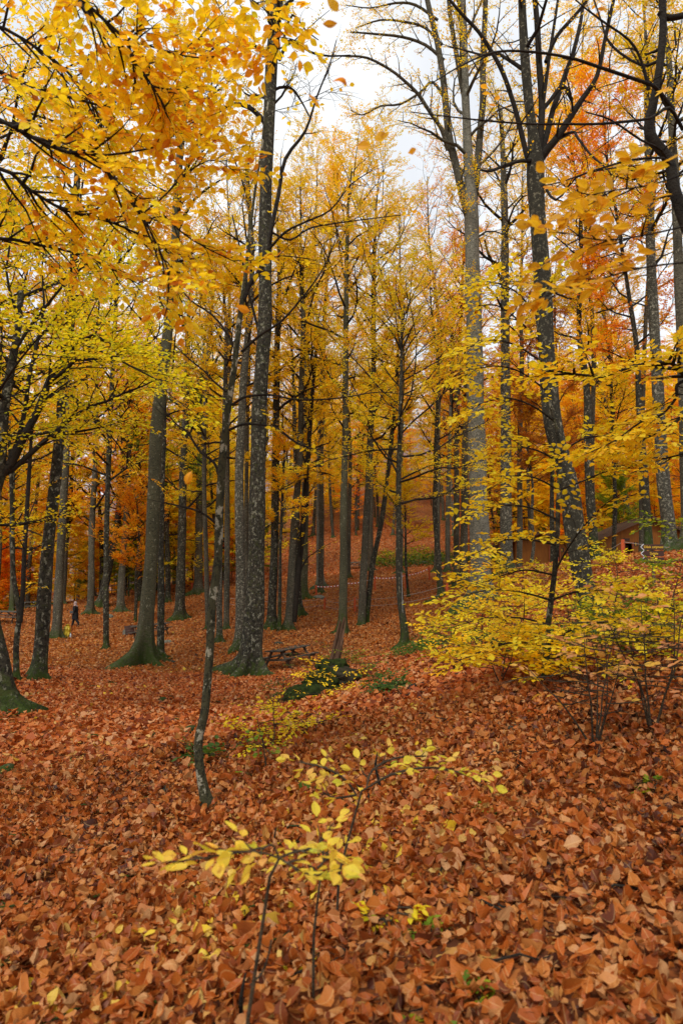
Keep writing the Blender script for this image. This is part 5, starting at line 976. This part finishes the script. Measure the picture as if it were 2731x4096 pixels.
T_ = tops
for a, b, lb in (('a1', 'a2', 'sagging red and white tape, leftmost span'), ('a2', 'a3', 'red and white tape passing behind the crossing pair'), ('a3', 'a4', 'red and white tape between the crossing pair and small blotched beech'), ('a4', 'a5', 'red and white tape rising to the highest post')):
    line('barrier_tape', lb, T_[a], T_[b], .12, .065, TAPE, 'tape', True)
for a, b, lb in (('b1', 'b2', 'thin grey rope of the lower row, left span'), ('b2', 'b3', 'thin grey rope of the lower row, long span to the mossy root'), ('b0', 'b1', 'thin grey rope passing behind the massive dark beech')):
    line('rope', lb, T_[a], T_[b], .25, .012, ROPE, 'rope'); line('rope', lb.replace('thin grey rope', 'second thin rope below'), T_[a] - [0, 0, .42], T_[b] - [0, 0, .42], .25, .012, ROPE, 'rope')
line('rope', 'grey rope running from the post below the cabin to the right edge', T_['c1'], P(720, 551, 25), .05, .010, ROPE, 'rope'); line('rope', 'grey rope dropping left from the post below the cabin door', T_['c1'], P(560, 571, 31), .12, .010, ROPE, 'rope')
q0 = P(400.5, 560, 26.8); line('cord', 'white string hanging down the small blotched beech', P(401, 572, 26.6), P(402, 612, 26.6), -.02, .004, plain('white string', (.7, .7, .7)), 'cord')

# ------------------------------------------------------------------ cabins, signs, fence on the bank
PLANK = plain('brown cabin boards', (.32, .115, .016), .75, (.20, .068, .011), 3, .3, .25, (9, 9, .35)); PLANKD = plain('dark door boards', (.15, .04, .016), .75, (.08, .022, .01), 3, .3, .25, (9, 9, .35))
TRIM = plain('orange trim', (.36, .10, .03), .7, (.26, .07, .02), 6, .2); ROOF = plain('weathered roof boards', (.15, .085, .05), .85, (.09, .05, .03), 5, .6, .2, (6, 1, 6)); DARK = plain('dark interior', (.012, .01, .008), .95)
PLATE = plain('brown sign plate', (.06, .022, .014), .5, (.045, .018, .012)); YEL = plain('yellow lettering', (.66, .42, .03), .6, (.6, .38, .03)); WHITE = plain('white edge', (.7, .72, .74), .6)
CONC = plain('grey foundation', (.2, .19, .18), .9, (.12, .12, .11), 4, .6)
def cabin(label, c, rz, w, dep, found, eave, peak, x0, x1, door, porch=False):
    """front faces the viewer; heights above the ground point c; door = (x, width, height)"""
    root = thing('wooden_cabin', label, 'cabin', c, rz, 'brown wooden cabins')
    def top(x): return eave + (peak - eave) * (1 - abs(x) / (w / 2))
    m = MB(); x = x0; k = 0
    while x < x1 - 1e-3:
        xe = min(x + .16, x1); xm = (x + xe) / 2; pr = .012 * (k % 2); z1 = found
        if door and door[0] - door[1] / 2 < xm < door[0] + door[1] / 2: z1 = found + door[2]
        za, zb = top(x), top(xe)
        v = [[x, -pr, z1], [xe, -pr, z1], [xe, -pr, zb], [x, -pr, za], [x, .1, z1], [xe, .1, z1], [xe, .1, zb], [x, .1, za]]
        m.add(v, [[0, 1, 2, 3], [5, 4, 7, 6], [4, 0, 3, 7], [1, 5, 6, 2], [4, 5, 1, 0], [3, 2, 6, 7]]); x = xe; k += 1
    link('wall', m.mesh('wall', PLANK), root)
    for sx in (x0, x1):
        m = MB(); y = .1; k = 0
        while y < dep - .01: ye = min(y + .16, dep); m.box((sx + (.05 if sx < 0 else -.05) + .006 * (k % 2), (y + ye) / 2, (found + top(sx)) / 2), (.1, ye - y, top(sx) - found)); y = ye; k += 1
        link('wall', m.mesh('wall', PLANK), root)
    m = MB(); xs = np.linspace(x0, x1, 20); v = np.concatenate([np.stack([xs, np.full(20, dep), np.full(20, found)], 1), np.stack([xs, np.full(20, dep), [top(a) for a in xs]], 1)]); i = np.arange(19); m.add(v, np.stack([i, i + 1, i + 21, i + 20], 1)); m.box((0, dep / 2, found - .02), (x1 - x0 - .3, dep - .3, .04)); link('back_wall', m.mesh('back_wall', DARK), root)
    m = MB(); m.box(((x0 + x1) / 2, dep / 2 + .02, found / 2 - .8), (x1 - x0 - .04, dep, found + 1.59)); link('foundation', m.mesh('foundation', CONC), root)
    rf = MB(); sl_ = math.atan2(peak - eave, w / 2); Ls = w / 2 / math.cos(sl_) + .45
    for s in (-1, 1):
        R = np.array(Euler((0, s * sl_, 0)).to_matrix()); cc = np.array([s * (w / 2 + .2) / 2, dep / 2 - .1, peak + .07 - (math.tan(sl_) * (w / 2 + .2)) / 2]); rf.box(cc, (Ls, dep + 1.0, .06), R)
        for j in range(int(dep / .5) + 2): rf.box(cc + R @ np.array([0, -dep / 2 - .45 + j * .5, .04]), (Ls, .05, .03), R)
    ro = link('roof', rf.mesh('roof', ROOF), root)
    m = MB()
    for s in (-1, 1):
        R = np.array(Euler((0, s * sl_, 0)).to_matrix()); cc = np.array([s * (w / 2 + .2) / 2, -.62, peak + .02 - (math.tan(sl_) * (w / 2 + .2)) / 2]); m.box(cc, (Ls, .035, .2), R)
    link('bargeboard', m.mesh('bargeboard', ROOF), ro)
    if door:
        m = MB(); dx, dw, dh = door
        for s in (-1, 1): m.box((dx + s * (dw / 2 + .04), -.03, found + dh / 2), (.09, .06, dh))
        m.box((dx, -.033, found + dh + .05), (dw + .17, .066, .1)); link('door_frame', m.mesh('door_frame', TRIM), root)
        m = MB(); R = np.array(Euler((0, 0, math.radians(18))).to_matrix())
        for j in range(5): m.box(np.array([dx - dw / 2 + .26, .3, found + dh / 2 - .05]) + R @ np.array([-.14 + j * .14, .004 * (j % 2), 0]), (.136, .035, dh - .1), R)
        m.box(np.array([dx - dw / 2 + .30, .27, found + dh * .45]), (.6, .03, .12), R); d_ = link('door', m.mesh('door', PLANKD), root); m = MB(); m.box((dx + dw / 2 - .12, .34, found + .95), (.03, .06, .12)); link('handle', m.mesh('handle', DARK), d_)
    return root
def pictogram(parent, x, y, z, s):
    m = MB(); m.box((x, y, z), (s, .02, s)); pl = link('sign_plate', m.mesh('sign_plate', PLATE), parent)
    bm = MB(); yy = y - .014; th = np.linspace(0, 2 * math.pi, 17)[:-1]
    def disc(cx_, cz, rx, rz_): v = np.concatenate([[[cx_, yy, cz]], np.stack([cx_ + rx * np.cos(th), np.full(16, yy), cz + rz_ * np.sin(th)], 1)]); i = np.arange(16); bm.add(v, t=np.stack([np.zeros(16, int), 1 + i, 1 + (i + 1) % 16], 1))
    disc(x, z + s * .30, s * .085, s * .085); bm.box((x, yy, z + s * .06), (s * .26, .004, s * .26)); bm.box((x, yy - .001, z - s * .02), (s * .17, .004, s * .2))
    for k in (-1, 1): bm.box((x + k * s * .05, yy, z - s * .22), (s * .075, .004, s * .28)); bm.box((x + k * s * .15, yy + .001, z + s * .03), (s * .05, .004, s * .3))
    link('pictogram', bm.mesh('pictogram', YEL), pl)
def text(body, size, mat, parent, loc, rot=(math.pi / 2, 0, 0), name='lettering', align='CENTER'):
    cu = bpy.data.curves.new(name, 'FONT'); cu.body = body; cu.size = size; cu.align_x = align; cu.align_y = 'CENTER'; cu.extrude = .002; cu.offset = .0016
    to = bpy.data.objects.new(name, cu); COL.objects.link(to); dg = bpy.context.evaluated_depsgraph_get(); me = bpy.data.meshes.new_from_object(to.evaluated_get(dg)); bpy.data.objects.remove(to); bpy.data.curves.remove(cu)
    me.name = name; me.materials.clear(); me.materials.append(mat); o = link(name, me, parent, loc); o.rotation_euler = rot; return o
c = P(650, 588, 50); c1 = cabin('brown plank cabin with gable roof and dark open doorway, at the right', c, 0, 7.4, 6, 1.25, 3.55, 5.15, -3.45, 3.45, (-1.6, .82, 2.0))
pictogram(c1, -.95, -.03, 3.2, .3); m = MB(); m.box((-1.62, -.028, 3.52), (.5, .02, .2)); o = link('name_plate', m.mesh('name_plate', PLATE), c1)
c = P(539.5, 574, 50); c2 = cabin('smaller brown plank cabin left of the leaning mottled beech', c, 0, 4.3, 4.5, .1, 2.35, 2.95, -1.75, 2.0, (1.1, .7, 1.85))
pictogram(c2, 1.62, -.03, 1.75, .3)
m = MB(); m.box((-1.95, .55, 1.2), (.34, .06, 2.2)); link('side_panel', m.mesh('side_panel', PLANKD), c2)
m = MB(); m.box((-1.93, .50, 1.02), (.24, .02, .34)); pp = link('notice', m.mesh('notice', plain('pale green paper', (.42, .5, .36), .8, (.5, .52, .36))), c2)
m = MB()
for i in range(2):
    for j in range(3): m.box((-1.98 + i * .1, .487, .93 + j * .09), (.05, .004, .05))
link('printed_panel', m.mesh('printed_panel', plain('dark print', (.05, .09, .05))), pp)
m = MB(); b = P(514, 574, 48.6); m.bar((0, 0, -.1), (.32, .45, 1.0), .09, .04); o = link('plank', m.mesh('plank', WOOD2), loc=b); setp(o, 'loose plank leaning on the left end of the smaller cabin', 'plank')
# arrow signs
sg = G(652, 566, 21); zb = P(652, 551, 21)[2] + .12 - sg[2]
s1 = thing('direction_sign', 'brown wooden arrow signs with yellow lettering pointing left behind the mound', 'sign', sg)
m = MB(); m.box((.02, .04, zb / 2 - .1), (.07, .06, zb + .35)); m.box((.02, .04, zb + .085), (.05, .045, .03)); link('post', m.mesh('post', WOOD2), s1)
for i, (tx, dz) in enumerate((('Dilek çeşmesi', 0), ('Şelale', -.20), ('Sülü kaya', -.40))):
    w, h_ = .35, .082; z = zb + dz; m = MB(); v = [[-w, -.02, z], [-w + .09, -.02, z - h_], [w, -.02, z - h_], [w, -.02, z + h_], [-w + .09, -.02, z + h_]]; v += [[a, .01, c_] for a, _, c_ in v]
    m.add(v, q=[[1, 2, 3, 4], [6, 9, 8, 7], [0, 5, 6, 1], [1, 6, 7, 2], [2, 7, 8, 3], [3, 8, 9, 4], [4, 9, 5, 0]], t=[[0, 1, 4], [5, 9, 6]]); b_ = link('board', m.mesh('board', PLATE), s1)
    m = MB()
    for s_ in (-1, 1): m.bar((-w - .008, -.024, z), (-w + .09, -.024, z + s_ * (h_ + .008)), .02, .02, (0, 1, 0))
    link('arrow_edge', m.mesh('arrow_edge', WHITE), b_); text(tx, .105, YEL, b_, (.04, -.024, z))
# railing and notice board on the bank, far left
fx = [G(x, y, 66) for x, y in ((96, 588), (112, 586), (122, 585), (136, 583))]
r_ = thing('railing', 'thin grey timber railing along the top of the far left bank', 'fence', fx[0])
for p in fx: m = MB(); m.box((0, 0, .35), (.09, .09, 1.1)); m.box((0, 0, .91), (.07, .07, .03)); link('post', m.mesh('post', WOOD2), r_, p - fx[0])
for zz in (.4, .85):
    m = MB(); 
    for a, b in zip(fx[:-1], fx[1:]): m.bar(a - fx[0] + UP * zz, b - fx[0] + UP * zz, .05, .08)
    link('rail', m.mesh('rail', plain('pale rail', (.3, .27, .23))), r_)
b = G(116, 586, 66.5); nb = thing('notice_board', 'white framed notice board standing behind the far left railing', 'sign', b)
zc = P(116, 577, 66.5)[2] - b[2]
m = MB(); m.box((0, 0, zc), (.52, .04, .62)); link('panel', m.mesh('panel', WHITE), nb); m = MB(); m.box((-.02, -.024, zc - .02), (.36, .006, .44)); link('picture', m.mesh('picture', plain('grey picture', (.08, .09, .1), .6, (.35, .33, .3), 5)), nb)
for s in (-1, 1): m = MB(); m.box((s * .2, .045, zc / 2), (.05, .05, zc + .2)); link('leg', m.mesh('leg', WOOD), nb)

# ------------------------------------------------------------------ fire bin, sack, bottle
def lathe(m, prof, k=24, c=(0, 0, 0), wob=0, rng=None):
    th = np.arange(k) * 2 * math.pi / k; prof = np.array(prof, float); n = len(prof); r = np.repeat(prof[:, :1], k, 1)
    if wob: r = r * (1 + wob * (rng.random((n, k)) - .5))
    v = np.stack([c[0] + r * np.cos(th), c[1] + r * np.sin(th), c[2] + np.repeat(prof[:, 1:], k, 1)], -1).reshape(-1, 3); i = np.arange(n - 1)[:, None] * k; j = np.arange(k)[None]; j2 = (j + 1) % k
    m.add(v, np.stack([i + j, i + j2, i + k + j2, i + k + j], -1).reshape(-1, 4))
RUST = plain('rusty iron', (.10, .05, .035), .8, (.05, .032, .028), 8, .5, .3)
b = G(129.5, 635, 43); bn = thing('fire_bin', 'rusty brown drum used as a fire bin, left of the buttressed beech', 'bin', b, .3)
m = MB(); lathe(m, [(.0, .04), (.28, .03), (.295, .0), (.295, .05), (.285, .06), (.285, .2), (.30, .22), (.285, .24), (.285, .36), (.30, .38), (.285, .4), (.29, .5), (.305, .52), (.30, .54), (.265, .53), (.265, .1), (0, .08)]); o = link('drum', m.mesh('drum', RUST, smooth=True), bn); o.rotation_euler = (.0, -.1, 0)
m = MB(); m.bar((.26, 0, .42), (.62, 0, .44), .04, .04); link('handle', m.mesh('handle', RUST), bn); m = MB(); m.box((-.34, -.02, .12), (.16, .3, .22)); m.box((-.34, -.02, .26), (.12, .26, .08)); link('ash_box', m.mesh('ash_box', STONE), bn)
b = G(65.7, 639, 40.5); m = MB(); rng = np.random.default_rng(2)
lathe(m, [(0, .0), (.16, .0), (.22, .06), (.24, .2), (.21, .36), (.2, .5), (.17, .6), (.12, .66), (.06, .68), (.11, .74), (.05, .76), (0, .73)], 20, wob=.30, rng=rng); o = link('sack', m.mesh('sack', plain('yellow plastic', (.62, .47, .02), .45, (.42, .30, .02), 7, .5, .4)), loc=b); setp(o, 'stuffed yellow plastic rubbish sack on the leaves by the grey beech', 'bag'); o.rotation_euler = (0, .1, 0)
b = G(70.2, 639, 40.5); bt = thing('bottle', 'small clear water bottle lying beside the yellow sack', 'bottle', b); m = MB(); lathe(m, [(0, 0), (.05, 0), (.055, .03), (.05, .09), (.055, .14), (.05, .19), (.02, .24), (.02, .27), (0, .27)], 14); link('body', m.mesh('body', plain('clear plastic', (.55, .62, .68), .25, (.5, .6, .66))), bt)
m = MB(); lathe(m, [(.024, .262), (.026, .265), (.026, .295), (0, .297)], 12); link('cap', m.mesh('cap', plain('blue cap', (.05, .2, .5))), bt)

# ------------------------------------------------------------------ the walking person (faces left, -X)
pb = G(74.5, 626.5, 46); SK = plain('skin', (.45, .26, .18), .6, (.4, .22, .15)); BLK = plain('black cloth', (.012, .012, .014), .85, (.007, .007, .008)); SCARF = plain('rose grey cloth', (.36, .27, .26), .85, (.26, .2, .19)); SHOE = plain('black shoe', (.015, .015, .015), .5)
pr_ = thing('person', 'person in a long black coat, dark trousers and rose grey headscarf walking left', 'person', pb)
def skin(name, verts, edges, rad, mat, parent, sub=2):
    me = bpy.data.meshes.new(name); me.from_pydata([tuple(v) for v in verts], edges, []); me.update(); o = bpy.data.objects.new(name, me); COL.objects.link(o)
    md = o.modifiers.new('s', 'SKIN'); sv = me.skin_vertices[0].data
    for i, r in enumerate(rad): sv[i].radius = r if isinstance(r, tuple) else (r, r)
    sv[0].use_root = True; sb_ = o.modifiers.new('u', 'SUBSURF'); sb_.levels = sb_.render_levels = sub
    dg = bpy.context.evaluated_depsgraph_get(); m2 = bpy.data.meshes.new_from_object(o.evaluated_get(dg)); bpy.data.objects.remove(o); m2.name = name; m2.materials.clear(); m2.materials.append(mat)
    for p in m2.polygons: p.use_smooth = True
    return link(name, m2, parent)
V = [(0, 0, .84), (0, 0, 1.02), (-.01, 0, 1.22), (-.01, 0, 1.34), (-.03, 0, 1.42), (-.05, 0, 1.50), (-.045, 0, 1.58),
     (0, .09, .80), (-.10, .09, .47), (-.19, .09, .10), (-.30, .09, .05), (0, -.09, .80), (.10, -.09, .47), (.31, -.09, .16), (.24, -.09, .06),
     (-.01, .18, 1.31), (.06, .22, 1.07), (-.06, .19, .88), (-.09, .18, .82), (-.01, -.18, 1.31), (.06, -.22, 1.07), (-.13, -.18, .95), (-.18, -.17, .92), (-.125, 0, 1.50), (-.14, 0, 1.48)]
E = [(0, 1), (1, 2), (2, 3), (3, 4), (4, 5), (5, 6), (0, 7), (7, 8), (8, 9), (9, 10), (0, 11), (11, 12), (12, 13), (13, 14), (3, 15), (15, 16), (16, 17), (17, 18), (3, 19), (19, 20), (20, 21), (21, 22)]
for f in range(5):   # fingers and thumb of each hand
    for s, w_ in ((1, 18), (-1, 22)):
        a = len(V); bx, by, bz = V[w_]; off = (f - 2) * .017; L1 = (.045, .05, .052, .048, .04)[f] * (.8 if f == 4 else 1)
        V += [(bx - .012 + off * .3, by + off * .2, bz - .02 + off * .5), (bx - .03 + off, by + (.03 * s if f == 4 else 0), bz - .02 - L1), (bx - .02 + off, by, bz - .03 - L1 * 1.5)]; E += [(w_, a), (a, a + 1), (a + 1, a + 2)]
V = [v for i, v in enumerate(V)]
R_ = [.15, .13, .14, .11, .05, (.085, .075), (.075, .07), .10, .065, .04, .03, .10, .065, .04, .03, .06, .045, .03, .028, .06, .045, .03, .028, .02, .012] + [.012, .009, .007] * 10
E += [(5, 23), (23, 24)]
skin('body', V, E, R_, SK, pr_)
def loft(name, rings, mat, parent, k=20, seed=0, fold=0):
    th = np.arange(k) * 2 * math.pi / k; m = MB(); v = []; rng = np.random.default_rng(seed); ph = rng.random() * 6
    for cx_, cy_, z, rx, ry in rings: f = 1 + fold * np.cos(th * 5 + ph) * (1.4 - z); v.append(np.stack([cx_ + rx * np.cos(th) * f, cy_ + ry * np.sin(th) * f, np.full(k, z)], 1))
    v = np.concatenate(v); n = len(rings); i = np.arange(n - 1)[:, None] * k; j = np.arange(k)[None]; j2 = (j + 1) % k; m.add(v, np.stack([i + j, i + j2, i + k + j2, i + k + j], -1).reshape(-1, 4)); return link(name, m.mesh(name, mat, smooth=True), parent)
loft('coat', [(0, 0, .46, .21, .20), (0, 0, .6, .21, .20), (0, 0, .8, .19, .19), (0, 0, 1.0, .17, .19), (-.01, 0, 1.18, .17, .20), (-.01, 0, 1.30, .15, .21), (-.01, 0, 1.38, .10, .13), (-.02, 0, 1.42, .06, .07)], BLK, pr_, fold=.08)
for s, e, w_ in ((1, (.06, .22, 1.07), (-.06, .19, .89)), (-1, (.06, -.22, 1.07), (-.12, -.18, .955))):
    m = MB(); m.tube([(-.01, s * .15, 1.33), (.02, s * .20, 1.2), e, w_], [.075, .07, .06, .05], 12, cap=False); link('sleeve', m.mesh('sleeve', BLK, smooth=True), pr_)
for pts in ([(0, .09, .8), (-.10, .09, .47), (-.19, .09, .09)], [(0, -.09, .8), (.10, -.09, .47), (.31, -.09, .16)]):
    m = MB(); m.tube(pts, [.12, .085, .065], 12, cap=False); link('trouser_leg', m.mesh('trouser_leg', BLK, smooth=True), pr_)
for c_, a in (((-.24, .09, .045), 0), ((.29, -.09, .10), -.7)):
    R = np.array(Euler((0, a, 0)).to_matrix()); m = MB(); q = np.array([[.07, 0, .02], [.03, 0, .02], [-.05, 0, .01], [-.12, 0, -.01], [-.15, 0, -.015]]) @ R.T + c_; m.tube(q, [.035, .05, .048, .04, .015], 10); link('shoe', m.mesh('shoe', SHOE, smooth=True), pr_)
loft('headscarf', [(0, 0, 1.30, .155, .16), (-.01, 0, 1.36, .13, .13), (-.02, 0, 1.41, .095, .09), (-.015, 0, 1.47, .105, .10), (-.01, 0, 1.54, .105, .10), (-.015, 0, 1.60, .085, .085), (-.03, 0, 1.645, .04, .04), (-.03, 0, 1.65, .002, .002)], SCARF, pr_)
m = MB(); m.box((-.14, -.25, .93), (.24, .09, .16)); m.box((-.14, -.30, .95), (.2, .012, .08)); m.tube([(-.24, -.24, .98), (-.1, -.19, 1.2), (.02, -.12, 1.38)], [.008] * 3, 5)
o = link('shoulder_bag', m.mesh('shoulder_bag', plain('grey leather', (.09, .09, .09), .6)), loc=pb); setp(o, 'grey shoulder bag carried at the hip of the walking person', 'bag')
